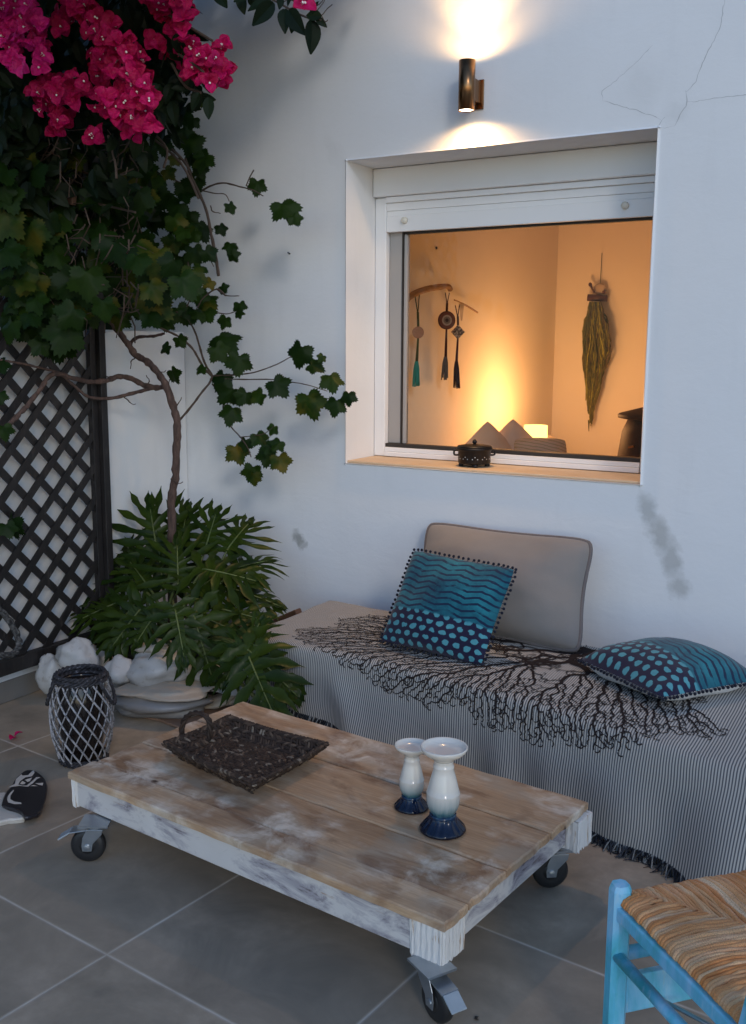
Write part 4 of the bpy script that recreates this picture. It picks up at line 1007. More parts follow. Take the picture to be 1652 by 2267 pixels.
MB().lathe((lc.x, lc.y, 0.012), [(0.05, 0.0), (0.062, 0.004), (0.085, 0.12), (0.088, 0.2), (0.078, 0.30), (0.072, 0.31), (0.068, 0.30), (0.07, 0.06)], 36).build('inner_glass', M_smoke, lan, smooth=True)
def helix(mb, a0, tw, r, rad_, mat=None, t0=0.02, t1=0.95):
    P = []
    for i in range(26):
        t = lerp(t0, t1, i/25); a = a0+tw*t; q = lr(t)+r+random.uniform(-0.0008, 0.0008); P.append((lc.x+q*math.cos(a), lc.y+q*math.sin(a), 0.006+LH*t))
    mb.tube(P, rad_, 6)
mb = MB()
for i in range(16): helix(mb, 2*math.pi*i/16, -2.0, 0.003, 0.0036)
mb.build('outer_strands', M_wil, lan, smooth=True)
mb = MB()
for i in range(16): helix(mb, 2*math.pi*(i+0.4)/16, 1.45, -0.002, 0.0026)
mb.build('inner_strands', M_wil, lan, smooth=True)
def ring(mb, R_, z, r_, tw=8, wob=0.003, turns=3, jit=0.0):
    for k in range(turns):
        P = []
        for i in range(61):
            a = 2*math.pi*i/60; ph = a*tw+k*2*math.pi/turns; q = R_+r_*0.9*math.cos(ph); P.append((lc.x+q*math.cos(a), lc.y+q*math.sin(a), z+r_*0.9*math.sin(ph)))
        mb.tube(P, r_*0.75, 6, cap=False)
mb = MB(); ring(mb, lr(0.95)+0.002, 0.006+LH*0.955, 0.007); ring(mb, lr(0.98)-0.001, 0.006+LH, 0.007, 9); ring(mb, lr(0.96)-0.006, 0.006+LH*0.93, 0.006, 11); mb.build('rim', M_bwil, lan, smooth=True)
mb = MB(); ring(mb, lr(0.02)+0.002, 0.010, 0.006); ring(mb, lr(0.04), 0.020, 0.005, 9); mb.build('base_ring', M_bwil, lan, smooth=True)
for sgn in (1, -1):
    d = (rt*0.97+Vector((0.0, 0.25, 0))*0.3); d.z = 0; d = d.normalized()*sgn; s = Vector((-d.y, d.x, 0)); base = Vector((lc.x, lc.y, 0))
    mb = MB()
    for k in range(3):
        P = []
        for i in range(25):
            t = i/24; a = math.pi*t; q = base+d*(0.084+0.040*math.sin(a))+s*(0.060*math.cos(a)); q.z = 0.33-0.105*math.sin(a)
            ph = t*26+k*2.094; P.append(q+d*0.004*math.cos(ph)+Vector((0, 0, 0.004*math.sin(ph))))
        mb.tube(P, 0.0042, 6)
    mb.build('handle', M_bwil, lan, smooth=True)

# ================================================================== BLACK AND CREAM PAINTED ORNAMENT (left edge)
oc = onz(62, 1790)
orn = thing('painted_ornament', (oc.x, oc.y, 0), 'flat black and cream painted piece with eye shapes on the tiles beside the lantern', 'ornament')
M_ob = N('glossy black paint', rough=0.3); M_ob.col(M_ob.mix(M_ob.noise(M_ob.co(), 15, 3), (0.008, 0.007, 0.009), (0.02, 0.017, 0.02)))
M_oc = N('cream paint', rough=0.55); M_oc.col(M_oc.mix(M_oc.noise(M_oc.co(), 25, 4), (0.46, 0.42, 0.36), (0.58, 0.54, 0.48)))
rt2 = Vector((rt.x, rt.y, 0)).normalized(); fw2 = Vector((fw.x, fw.y, 0)).normalized()
def oz(x, y, z): return onz(x/4.58/1.3233, (2212+y/4.58)/1.3233, z)
def plaque(name, pts, z1, z0, mat, rnd_=0.006):
    """flat piece with an eased upper edge, its outline given on its own upper face"""
    P = curve([oz(x, y, z1) for x, y in pts+pts[:1]], 3)[:-1]; k = len(P); c = sum(P, Vector())/k; mb = MB(); vs = []
    for z, e in ((z0, 0.004), (z1-rnd_, 0.0), (z1-rnd_*0.3, 0.002), (z1, rnd_)):
        for p in P: d = (c-p); d.z = 0; d.normalize(); q = p+d*e; q.z = z; vs.append(q)
    fs = [tuple(range(k))[::-1], tuple(range(3*k, 4*k))]
    for r_ in range(3): fs += [(r_*k+i, r_*k+(i+1) % k, (r_+1)*k+(i+1) % k, (r_+1)*k+i) for i in range(k)]
    mb.add(vs, fs); return mb.build(name, mat, orn)
plaque('cream_base', [(-120, 505), (-20, 500), (75, 495), (110, 560), (200, 640), (290, 740), (338, 822), (270, 846), (120, 858), (-120, 872)], 0.020, 0.001, M_oc)
plaque('black_body', [(18, 652), (66, 510), (150, 410), (210, 310), (285, 240), (350, 198), (430, 194), (515, 228), (592, 300), (634, 395), (630, 500), (592, 640), (540, 760), (460, 798), (340, 826), (285, 758), (195, 716), (95, 690)], 0.036, 0.0205, M_ob)
mb = MB()
for pts in ([(182, 466), (140, 505), (108, 550), (96, 595), (112, 636), (195, 660), (290, 655), (284, 636), (195, 624), (140, 592), (142, 545), (186, 482)],
            [(112, 432), (200, 388), (216, 322), (288, 256), (302, 274), (380, 268), (432, 214), (458, 206), (464, 240), (430, 285), (340, 300), (272, 350), (246, 396), (300, 408), (180, 424)],
            [(250, 412), (360, 408), (430, 350), (490, 296), (548, 298), (498, 322), (440, 380), (378, 424)], [(268, 384), (302, 346), (344, 370), (330, 390), (300, 394)], [(334, 332), (434, 300), (402, 350), (370, 362)],
            [(472, 380), (584, 370), (574, 408), (532, 402)], [(404, 416), (450, 402), (512, 418)]):
    P = [oz(x, y, 0.0368) for x, y in pts]; mb.add(P, [tuple(range(len(P)))])
mb.build('painted_marks', M_oc, orn)

# ================================================================== BLUE RUSH-SEATED CHAIR
SZ = 0.452
A = onz(1374, 1962, SZ+0.02); Bp = onz(1668, 2275, SZ)
e1 = (Bp-A); e1.z = 0; e1.normalize(); e2 = Vector((-e1.y, e1.x, 0))
CW, CD = 0.415, 0.40
def cp(a, b, z): return Vector((A.x, A.y, 0))+e1*a+e2*b+Vector((0, 0, z))
chair = thing('chair', tuple(cp(CW/2, CD/2, 0)), 'blue painted wooden chair with a woven rush seat at the lower right corner', 'chair')
n = N('weathered blue paint', rough=0.45, spec=0.4); v = n.co(); q = n.map(v, scale=(1, 1, 0.35))
a_ = n.noise(q, 13, 5, 0.6, 0.7); b_ = n.noise(n.map(v, scale=(30, 30, 4)), 2, 5, 0.65)
c = n.ramp(a_, [(0.30, (0.07, 0.42, 0.48)), (0.44, (0.13, 0.52, 0.70)), (0.56, (0.26, 0.60, 0.82)), (0.72, (0.46, 0.68, 0.82))])
c = n.mix(n.ramp(n.noise(v, 8, 4), [(0.56, 0.0), (0.68, 0.75)]), c, (0.02, 0.36, 0.36)); c = n.mix(n.ramp(b_, [(0.60, 0.0), (0.70, 0.5)]), c, (0.50, 0.62, 0.68))
n.col(c); n.bump(b_, 0.2, 0.003); M_cb = n
LW = 0.020
def leg(a, b, z1, lean=(0, 0)):
    mb = MB(); vs = []; ring_ = [(-1, -0.55), (-0.55, -1), (0.55, -1), (1, -0.55), (1, 0.55), (0.55, 1), (-0.55, 1), (-1, 0.55)]; fs = []
    lv = [0.001, 0.12, 0.25, 0.38, 0.452, z1-0.012, z1] if z1 < 0.6 else [0.001, 0.15, 0.30, 0.452, 0.60, 0.75, z1-0.01, z1]
    for j, z in enumerate(lv):
        k = 0.8 if j == len(lv)-1 else 1.0; tz = max(0, z-0.45)
        for (p, q) in ring_: vs.append(cp(a+p*LW*k+lean[0]*tz, b+q*LW*k+lean[1]*tz, z))
    for j in range(len(lv)-1): fs += [(j*8+i, j*8+(i+1) % 8, (j+1)*8+(i+1) % 8, (j+1)*8+i) for i in range(8)]
    fs += [tuple(range(8))[::-1], tuple(range((len(lv)-1)*8, len(lv)*8))]
    mb.add(vs, fs); mb.build('leg', M_cb, chair)
leg(0, 0, SZ+0.026); leg(0, CD, SZ+0.026); leg(CW, 0, 0.92, (0.22, 0)); leg(CW, CD, 0.92, (0.22, 0))
def rail(p, q, w_, t_, side=(0, 0, 1), name='rail'): MB().bar(p, q, w_, t_, side).build(name, M_cb, chair, bevel=0.004)
rail(cp(0.015, -0.004, SZ-0.030), cp(CW-0.015, -0.004, SZ-0.030), 0.030, 0.024, name='seat_rail'); rail(cp(0.015, CD+0.004, SZ-0.030), cp(CW-0.015, CD+0.004, SZ-0.030), 0.030, 0.024, name='seat_rail')
MB().tube([cp(0.012, -0.006, 0.325), cp(CW-0.012, -0.006, 0.325)], 0.0125, 12).build('rung', M_cb, chair, smooth=True)
MB().tube([cp(0.012, CD+0.004, 0.325), cp(CW-0.012, CD+0.004, 0.325)], 0.0125, 12).build('rung', M_cb, chair, smooth=True)
MB().tube([cp(-0.002, 0.018, 0.318), cp(-0.002, CD-0.018, 0.318)], 0.0145, 12).build('rung', M_cb, chair, smooth=True)
rail(cp(0.004, 0.018, 0.232), cp(0.004, CD-0.018, 0.232), 0.085, 0.018, name='apron_board')
for z in (0.60, 0.80): rail(cp(CW+0.22*(z-0.45), 0.018, z), cp(CW+0.22*(z-0.45), CD-0.018, z), 0.06, 0.016, name='back_slat')
d0 = ray(1462, 2212); k0 = (e1.dot(Vector((A.x, A.y, 0)))+0.016)/d0.dot(e1); r0_ = CAM+d0*k0; MB().tube([r0_, r0_+e1*0.26+e2*0.13], 0.0045, 8).build('brace_rod', M_steel, chair, smooth=True)
# rush seat: cords wrap over the four rails and meet along the diagonals
n = N('woven rush', rough=0.6, spec=0.3); r_ = n.island(); g = n.noise(n.map(n.co('UV'), scale=(7, 60, 1)), 2, 4, 0.65)
c = n.ramp(r_, [(0, (0.80, 0.31, 0.10)), (0.3, (0.94, 0.49, 0.22)), (0.55, (0.97, 0.62, 0.34)), (0.8, (0.82, 0.29, 0.08)), (1.0, (0.97, 0.72, 0.46))])
big = n.noise(n.co(), 9, 3); c = n.mix(n.ramp(big, [(0.45, 0.0), (0.65, 0.55)]), c, (0.72, 0.30, 0.10))
c = n.mix(n.ramp(g, [(0.50, 0.0), (0.60, 0.65)]), c, (0.30, 0.13, 0.05)); n.col(c); n.bump(g, 0.35, 0.003); M_rush = n
mb = MB(); RC = 0.0052
x0, x1, y0_, y1_ = -0.012, CW+0.012, -0.006, CD+0.006
mx_, my_ = (x0+x1)/2, (y0_+y1_)/2
def hgt(a, b):
    d = min(a-x0, x1-a, b-y0_, y1_-b); return SZ+0.010*math.sin(min(1, d/0.09)*math.pi/2)-0.006*smooth(0.05, 0.18, d)
def cord(edge, s):
    """a cord from the rail `edge` at distance s along it, in to the diagonal"""
    P = []
    if edge in ('l', 'r'):
        d = min(s-y0_, y1_-s)*(mx_-x0)/(my_-y0_)
        base = x0 if edge == 'l' else x1; sg = 1 if edge == 'l' else -1
        prof = [(0.016, -0.046), (0.002, -0.040), (-0.004, -0.022), (0.001, -0.006)]
        for q, z in prof: P.append(cp(base+sg*q, s, SZ+z))
        k = 6
        for i in range(k+1): a = base+sg*lerp(0.012, max(0.014, d+0.004), i/k); P.append(cp(a, s+random.uniform(-1, 1)*0.0022, hgt(a, s)+random.uniform(-1, 1)*0.0018))
    else:
        d = min(s-x0, x1-s)*(my_-y0_)/(mx_-x0); base = y0_ if edge == 'f' else y1_; sg = 1 if edge == 'f' else -1
        for q, z in [(0.016, -0.016), (0.006, -0.014), (0.001, -0.008), (0.005, -0.002)]: P.append(cp(s, base+sg*q, SZ+z))
        k = 6
        for i in range(k+1): b = base+sg*lerp(0.012, max(0.014, d+0.004), i/k); P.append(cp(s+random.uniform(-1, 1)*0.0022, b, hgt(s, b)+random.uniform(-1, 1)*0.0018))
    mb.tube(P, RC*random.uniform(0.7, 1.35), 6, cap=False)
s = y0_+0.026
while s < y1_-0.024:
    cord('l', s); cord('r', s); s += 0.0076
s = x0+0.034
while s < x1-0.032:
    cord('f', s); cord('b', s); s += 0.0082
mb.build('rush_seat', M_rush, chair, smooth=True)

# ================================================================== BLACK TRELLIS
TXP = -3.465
tre = thing('trellis', (TXP, 3.3, 0), 'black wooden diamond trellis with a square post in front of the low white wall', 'trellis')
n = N('black stained timber', rough=0.55); v = n.co(); g = n.noise(n.map(v, scale=(14, 14, 3)), 3, 5, 0.65)
n.col(n.ramp(g, [(0.3, (0.006, 0.005, 0.005)), (0.6, (0.016, 0.013, 0.012)), (0.75, (0.055, 0.045, 0.038))])); n.bump(g, 0.3, 0.003); M_blackw = n
pyy = onx(229, 1000, TXP+0.03).y
MB().abox(TXP-0.012, TXP+0.040, pyy-0.008, pyy+0.030, 0.001, 2.45).build('post', M_blackw, tre, bevel=0.003)
mb = MB(); mb.abox(TXP-0.014, TXP+0.016, pyy-0.044, pyy-0.010, 0.16, 2.45); mb.build('stile', M_blackw, tre, bevel=0.002)
YT0, YT1, ZT0, ZT1 = 1.55, pyy-0.012, 0.185, 2.42
def slats(sign, x, name):
    mb = MB(); sp = 0.1465; k0 = -40
    for k in range(-30, 40):
        # line z = sign*(y - yk)
        yk = YT1+0.02+k*sp
        pts = []
        for y in (YT0, YT1):
            z = sign*(y-yk)*1.02+0.9; pts.append((y, z))
        (ya, za), (yb, zb) = pts
        def clip(ya, za, yb, zb):
            t0, t1 = 0.0, 1.0; dz = zb-za
            if dz == 0: return None
            ta, tb = (ZT0-za)/dz, (ZT1-za)/dz
            t0, t1 = max(t0, min(ta, tb)), min(t1, max(ta, tb))
            return (t0, t1) if t1-t0 > 0.02 else None
        c = clip(ya, za, yb, zb)
        if not c: continue
        a = Vector((x, lerp(ya, yb, c[0]), lerp(za, zb, c[0]))); b = Vector((x, lerp(ya, yb, c[1]), lerp(za, zb, c[1])))
        mb.bar(a, b, 0.033+random.uniform(-.002, .002), 0.008, (0, 1, -sign))
    mb.build(name, M_blackw, tre)
slats(1, TXP+0.009, 'front_slats'); slats(-1, TXP-0.001, 'rear_slats')
MB().abox(TXP-0.013, TXP+0.028, YT0, pyy-0.046, 0.150, 0.215).build('bottom_rail', M_blackw, tre, bevel=0.003)
# rope loop hanging at the foot of the trellis
lp = onx(12, 1412, TXP+0.06)
rope = thing('rope', tuple(lp), 'dark grey rope loop hanging at the lower edge of the trellis', 'rope')
n = N('grey rope', rough=0.9); n.col(n.ramp(n.noise(n.co(), 70, 4), [(0.4, (0.02, 0.02, 0.02)), (0.7, (0.14, 0.135, 0.13))])); M_rope = n
LP = curve([onx(*p, TXP+0.05) for p in [(-25, 1330), (-5, 1345), (18, 1370), (38, 1405), (42, 1430), (28, 1448), (0, 1450), (-20, 1440), (-30, 1420)]], 6)
mb = MB()
for k in range(3):
    mb.tube([p+Vector((0.004*math.cos(i*0.5+k*2.09), 0.0075*math.cos(i*0.5+k*2.09), 0.0075*math.sin(i*0.5+k*2.09))) for i, p in enumerate(LP)], 0.0075, 6)
mb.build('strand', M_rope, rope, smooth=True)

# ================================================================== PLANTER OF WHITE STONES
n = N('white painted stone', rough=0.38, spec=0.45); v = n.co()
a_ = n.noise(v, 5, 5, 0.6); b_ = n.noise(v, 22, 5, 0.7)
c = n.mix(a_, (0.34, 0.335, 0.32), (0.48, 0.47, 0.45)); c = n.mix(n.ramp(b_, [(0.54, 0.0), (0.68, 0.6)]), c, (0.22, 0.19, 0.15)); n.col(c); n.bump(n.math('ADD', a_, n.math('MULTIPLY', b_, 0.4)), 0.25, 0.01); n.rough(n.ramp(a_, [(0.4, 0.28), (0.6, 0.6)])); M_stone = n
n = N('grey limewashed stone', rough=0.4); v = n.co(); n.col(n.mix(n.noise(v, 6, 5), (0.17, 0.17, 0.17), (0.29, 0.285, 0.28))); n.bump(n.noise(v, 12, 5), 0.3, 0.01); M_gstone = n
n = N('cream stone', rough=0.7); v = n.co(); n.col(n.mix(n.noise(v, 7, 5), (0.32, 0.27, 0.21), (0.46, 0.41, 0.34))); n.bump(n.noise(v, 18, 5), 0.4, 0.01); M_cstone = n
n = N('rust coloured flagstone', rough=0.75); v = n.co(); n.col(n.mix(n.noise(v, 5, 6, 0.65), (0.15, 0.085, 0.055), (0.30, 0.20, 0.14))); n.bump(n.noise(v, 20, 6), 0.4, 0.008); M_flag = n
n = N('dark soil', rough=0.95); v = n.co(); n.col(n.mix(n.noise(v, 20, 5), (0.012, 0.009, 0.006), (0.045, 0.032, 0.022))); n.bump(n.noise(v, 30, 5), 0.8, 0.02); M_soil = n
def stone(px, z, wpx, hz, dy, mat, label, tilt=0.0, seed=0, flat=1.0, depth=None):
    """px: middle of the stone in the picture; z: height of its centre; wpx its width, hz its height in m"""
    c = onz(*px, z); k = (c-CAM).dot(fw)/F; wx = wpx*k/2; wy = wx*dy
    mb = MB(); nn = 26; mm = 16
    def fn(u, v):
        a = 2*math.pi*u; b = math.pi*(0.002+0.996*v); q = Vector((math.sin(b)*math.cos(a), math.sin(b)*math.sin(a), -math.cos(b)))
        q = Vector([math.copysign(abs(x)**flat, x) for x in q])
        m = 1+0.34*mnoise.noise(q*1.3+Vector((seed*3.7, 0, 0)))+0.13*mnoise.noise(q*3.1+Vector((0, seed*2.1, 0)))+0.04*mnoise.noise(q*8+Vector((0, 0, seed*1.3)))
        q = q*m; x, y, zz = q.x*wx, q.y*wy, q.z*hz/2
        ct, s_ = math.cos(tilt), math.sin(tilt); x, zz = x*ct-zz*s_, x*s_+zz*ct
        p = c+rt2*x+fw2*y; p.z = max(0.002, p.z+zz); return p
    mb.grid(fn, nn, mm, closed_u=True)
    return tag(mb.build('stone', mat, smooth=True), label, 'stone', 'stones stacked round the planter')
stone((118, 1497), 0.10, 66, 0.19, 0.8, M_stone, 'upright white stone leaning by the tile skirting at the left of the planter', 0.35, 1)
stone((172, 1452), 0.20, 92, 0.15, 0.8, M_stone, 'white egg-like stone resting on top of the leaning one below the trellis', -0.25, 2)
stone((222, 1465), 0.12, 62, 0.13, 0.8, M_stone, 'white stone half hidden between the egg-like stone and the lantern', 0.2, 21)
stone((265, 1487), 0.17, 72, 0.125, 0.9, M_stone, 'round white stone just right of the lantern rim', 0.3, 3)
stone((350, 1478), 0.19, 146, 0.155, 0.75, M_stone, 'largest glossy white stone in the middle of the planter edge', 0.05, 4)
stone((350, 1432), 0.27, 80, 0.06, 0.8, M_cstone, 'rough cream stone lying on the largest white one under the leaves', 0.1, 14)
stone((470, 1487), 0.17, 90, 0.10, 0.9, M_stone, 'white stone to the right of the largest one behind the low leaf', -0.15, 5)
stone((372, 1524), 0.125, 236, 0.042, 0.55, M_cstone, 'long thin wavy slab lying across the dark boulder', 0.02, 6, 0.85)
stone((500, 1515), 0.115, 120, 0.06, 0.7, M_stone, 'flat pale stone at the right end of the wavy slab', -0.12, 7, 0.85)
stone((362, 1554), 0.065, 226, 0.115, 0.55, M_gstone, 'wide grey boulder at the bottom front of the planter', 0.02, 8)
stone((492, 1548), 0.05, 86, 0.05, 0.8, M_cstone, 'small cream stone beside the far corner of the pallet table', 0.28, 9, 0.85)
stone((270, 1530), 0.07, 70, 0.10, 0.8, M_gstone, 'grey stone wedged behind the lantern at floor level', 0.1, 10)
stone((500, 1435), 0.22, 70, 0.09, 0.8, M_gstone, 'grey stone at the back right of the planter below the upper leaves', 0.1, 12)
stone((560, 1392), 0.16, 90, 0.16, 0.8, M_cstone, 'pale beige stone against the wall left of the daybed armrest', 0.0, 13, 0.8)
stone((520, 1372), 0.24, 60, 0.07, 0.8, M_cstone, 'pale stone tucked against the house wall behind the leaves', 0.2, 15)
# flagstone
f_pts = [(258, 1568), (300, 1582), (350, 1592), (405, 1612), (430, 1616), (470, 1598), (510, 1585), (545, 1560), (480, 1540), (380, 1525), (290, 1535)]
mb = MB(); P = [onz(x, y, 0.012) for x, y in f_pts]; k = len(P)
mb.add([Vector((p.x, p.y, 0.002)) for p in P]+[Vector((p.x, p.y, 0.013)) for p in P], [tuple(range(k))[::-1], tuple(range(k, 2*k))]+[(i, (i+1) % k, k+(i+1) % k, k+i) for i in range(k)])
tag(mb.build('flagstone', M_flag, bevel=0.003), 'rust coloured flagstone on the tiles in front of the planter', 'flagstone')
sc_ = onz(385, 1462, 0.12)
mb = MB(); mb.grid(lambda u, v: Vector((lerp(-3.48, -2.62, u), lerp(3.22, 4.03, v), 0.16*max(0, 1-((u-0.42)/0.5)**2-((v-0.5)/0.55)**2)**0.5+0.012+0.02*mnoise.noise(Vector((u*9, v*9, 0))))), 30, 30)
tag(mb.build('soil', M_soil, smooth=True), kind='structure')

# ================================================================== LEAVES
def leaf_mat(name, lo, hi, yellow=None, rough=0.42, trans=0.25):
    n = N(name, rough=rough, spec=0.14); r_ = n.island(); v = n.co()
    c = n.mix(r_, lo, hi); c = n.mix(n.ramp(n.noise(v, 26, 4), [(0.4, 0.0), (0.7, 0.45)]), c, tuple(x*0.55 for x in lo))
    if yellow: c = n.mix(n.math('MULTIPLY', n.ramp(r_, [(0.72, 0.0), (0.9, 1.0)]), n.ramp(n.noise(v, 9, 3), [(0.45, 0.0), (0.65, 0.8)])), c, yellow)
    n.col(c); n.bump(n.noise(v, 60, 3), 0.25, 0.003)
    t = n.t; d = n.node('ShaderNodeBsdfTranslucent'); n.lk(c, d.inputs[0]); m_ = n.node('ShaderNodeMixShader'); m_.inputs[0].default_value = trans
    out = t.nodes['Material Output']; n.lk(n.b.outputs[0], m_.inputs[1]); n.lk(d.outputs[0], m_.inputs[2]); n.lk(m_.outputs[0], out.inputs[0]); return n
M_vine = leaf_mat('vine leaf', (0.007, 0.022, 0.003), (0.023, 0.050, 0.005), (0.12, 0.09, 0.010), 0.5)
M_boug = leaf_mat('bougainvillea leaf', (0.006, 0.014, 0.006), (0.015, 0.026, 0.009), None, 0.45)
M_phil = leaf_mat('split leaf', (0.013, 0.029, 0.004), (0.042, 0.066, 0.007), (0.12, 0.10, 0.015), 0.34, 0.2)
n = N('vine bark', rough=0.85); v = n.co(); g = n.noise(n.map(v, scale=(25, 25, 7)), 2, 5, 0.7); n.col(n.ramp(g, [(0.35, (0.045, 0.026, 0.020)), (0.6, (0.115, 0.068, 0.052)), (0.8, (0.19, 0.13, 0.10))])); n.bump(g, 0.7, 0.006); M_bark = n
n = N('thin twig', rough=0.8); v = n.co(); n.col(n.mix(n.noise(v, 20, 4), (0.035, 0.022, 0.016), (0.10, 0.065, 0.045))); M_twig = n

def basis(nrm, tip):
    nrm = nrm.normalized(); t = (tip-nrm*tip.dot(nrm)).normalized(); return t.cross(nrm), t, nrm
GRAPE = []
_r = random.Random(5)
for i in range(60):
    a = 2*math.pi*i/60                                         # 0 = tip
    lob = 0.50+0.50*max(0, math.cos(a))**8+0.40*max(0, math.cos(a-1.12))**11+0.40*max(0, math.cos(a+1.12))**11+0.22*max(0, math.cos(a-2.15))**10+0.17*max(0, math.cos(a+2.15))**10
    lob *= 1-0.55*max(0, math.cos(a-math.pi))**14
    lob *= 1+(0.075 if i % 2 else -0.075)
    GRAPE.append((a, lob))
def grape_leaf(mb, p, nrm, tip, size, cup=0.25, rg=random):
    ex, ey, ez = basis(nrm, tip); vs = [p]; k = len(GRAPE); ph = rg.uniform(0, 6); c1 = rg.uniform(-cup, cup*1.3); c2 = rg.uniform(0.05, 0.3)
    for rr in (0.5, 1.0):
        for a, l in GRAPE:
            q = l if rr == 1.0 else 0.55; x, y = math.sin(a)*q*rr*size*0.5*1.02, math.cos(a)*q*rr*size*0.5
            h = -c2*(x*x+y*y)/size*2.0-c1*abs(x)*0.7+0.045*size*math.sin(a*3+ph)*rr*rr
            vs.append(p+ex*x+ey*(y+0.10*size)+ez*h)
    fs = [(0, 1+i, 1+(i+1) % k) for i in range(k)]+[(1+i, 1+k+i, 1+k+(i+1) % k, 1+(i+1) % k) for i in range(k)]
    mb.add(vs, fs)
def ovate_leaf(mb, p, nrm, tip, size, wr=0.55, fold=0.35, curl=0.3, rg=random):
    ex, ey, ez = basis(nrm, tip); vs = []; K = 7
    for j in range(K+1):
        t = j/K; w_ = math.sin(math.pi*min(1, t*0.94+0.03)**0.8)**0.9*size*wr*0.5
        for s in (-1, 0, 1):
            vs.append(p+ey*t*size+ex*s*w_+ez*(abs(s)*w_*fold-curl*size*t*t))
    fs = []
    for j in range(K):
        for s in (0, 1): a = j*3+s; fs.append((a, a+1, a+4, a+3))
    mb.add(vs, fs)
def inpoly(x, y, P):
    c = False; j = len(P)-1
    for i in range(len(P)):
        if (P[i][1] > y) != (P[j][1] > y) and x < (P[j][0]-P[i][0])*(y-P[i][1])/(P[j][1]-P[i][1])+P[i][0]: c = not c
        j = i
    return c
def sample(P, k, rg):
    x0, x1 = min(p[0] for p in P), max(p[0] for p in P); y0, y1 = min(p[1] for p in P), max(p[1] for p in P); out = []
    while len(out) < k:
        x, y = rg.uniform(x0, x1), rg.uniform(y0, y1)
        if inpoly(x, y, P): out.append((x, y))
    return out
def rvec(rg, s=1.0): return Vector((rg.uniform(-s, s), rg.uniform(-s, s), rg.uniform(-s, s)))
TOC = -fw2                                                    # towards the terrace
# ------------------------------------------------------------------ grape vine
vb = onz(383, 1470, 0.10)
vine = thing('grape_vine', (vb.x, vb.y, 0.1), 'old grape vine with a bent bare trunk and lobed leaves over the trellis', 'vine')
def clear(p, x, y): return p if p.x > TXP+0.055 else onx(x, y, TXP+0.055)      # keeps stems in front of the trellis
def path(pts, y0, y1, k=5):
    m = len(pts); return curve([clear(ony(x, y, lerp(y0, y1, i/(m-1))), x, y) for i, (x, y) in enumerate(pts)], k)
def knobbly(mb, P, r0, r1, n=9, wob=0.18):
    m = len(P); mb.tube([p+rvec(random, r0*0.10) for p in P], [lerp(r0, r1, i/(m-1))*(1+random.uniform(-wob, wob)*0.6+wob*0.5*math.sin(i*1.7)) for i in range(m)], n)
mb = MB(); knobbly(mb, path([(384, 1450), (381, 1300), (381, 1200), (380, 1112), (388, 1060), (391, 1000), (392, 935), (382, 895), (368, 855), (352, 828), (328, 802), (300, 785), (280, 757), (258, 728), (240, 705), (215, 670), (190, 600)], 3.58, 3.38, 6), 0.021, 0.013); mb.build('trunk', M_bark, vine, smooth=True)
BR = [([(366, 856), (345, 858), (318, 852), (292, 838), (262, 834), (235, 843), (200, 845), (165, 838), (130, 828), (110, 832), (90, 860), (60, 898), (35, 925), (5, 955), (-20, 975)], 3.52, 3.25, .013, .010),
      ([(345, 858), (312, 866), (280, 874), (245, 882), (205, 881), (185, 872), (160, 850), (130, 826), (80, 812), (30, 802), (-10, 795)], 3.5, 3.2, .009, .005),
      ([(303, 790), (290, 772), (292, 756), (310, 746), (340, 744), (365, 738)], 3.5, 3.55, .011, .006),
      ([(396, 932), (420, 905), (446, 870), (464, 848), (470, 832)], 3.55, 3.72, .006, .005),
      ([(470, 832), (456, 820), (440, 795), (425, 770), (400, 748), (375, 735), (340, 720)], 3.72, 3.6, .006, .005),
      ([(470, 832), (452, 800), (440, 760), (432, 735), (415, 705), (390, 690)], 3.72, 3.65, .006, .004),
      ([(470, 850), (492, 880), (496, 915), (512, 945), (530, 965), (548, 990), (556, 1012)], 3.74, 3.72, .004, .0025),
      ([(530, 968), (560, 965), (585, 960), (605, 945)], 3.72, 3.70, .0025, .0015),
      ([(472, 832), (520, 830), (560, 825), (600, 812), (630, 798), (650, 785)], 3.74, 3.78, .004, .002),
      ([(480, 838), (540, 840), (600, 840), (640, 845), (680, 852), (725, 866)], 3.74, 3.8, .0035, .0018),
      ([(484, 610), (478, 570), (468, 520), (458, 470), (442, 430), (425, 395), (410, 360), (380, 330)], 3.66, 3.5, .0075, .006),
      ([(438, 428), (465, 412), (495, 405), (530, 413), (560, 421), (583, 434)], 3.66, 3.7, .005, .0025),
      ([(440, 420), (475, 428), (498, 430), (508, 446)], 3.66, 3.7, .003, .002), ([(545, 412), (552, 395), (562, 376)], 3.7, 3.7, .003, .003),
      ([(500, 655), (480, 640), (450, 660), (430, 690), (400, 700)], 3.68, 3.6, .004, .003), ([(415, 575), (424, 620), (420, 665), (400, 700)], 3.6, 3.6, .003, .003),
      ([(362, 365), (390, 400), (415, 405), (430, 425)], 3.55, 3.64, .004, .003), ([(410, 350), (425, 385), (440, 425)], 3.55, 3.64, .004, .003), ([(480, 640), (500, 654), (530, 655)], 3.68, 3.68, .003, .002), ([(470, 690), (500, 695), (520, 690)], 3.66, 3.7, .003, .002)]
for pts, a, b, r0, r1 in BR:
    mb = MB(); knobbly(mb, path(pts, a, b, 5), r0, r1, 7); mb.build('branch', M_bark if r0 > 0.008 else M_twig, vine, smooth=True)
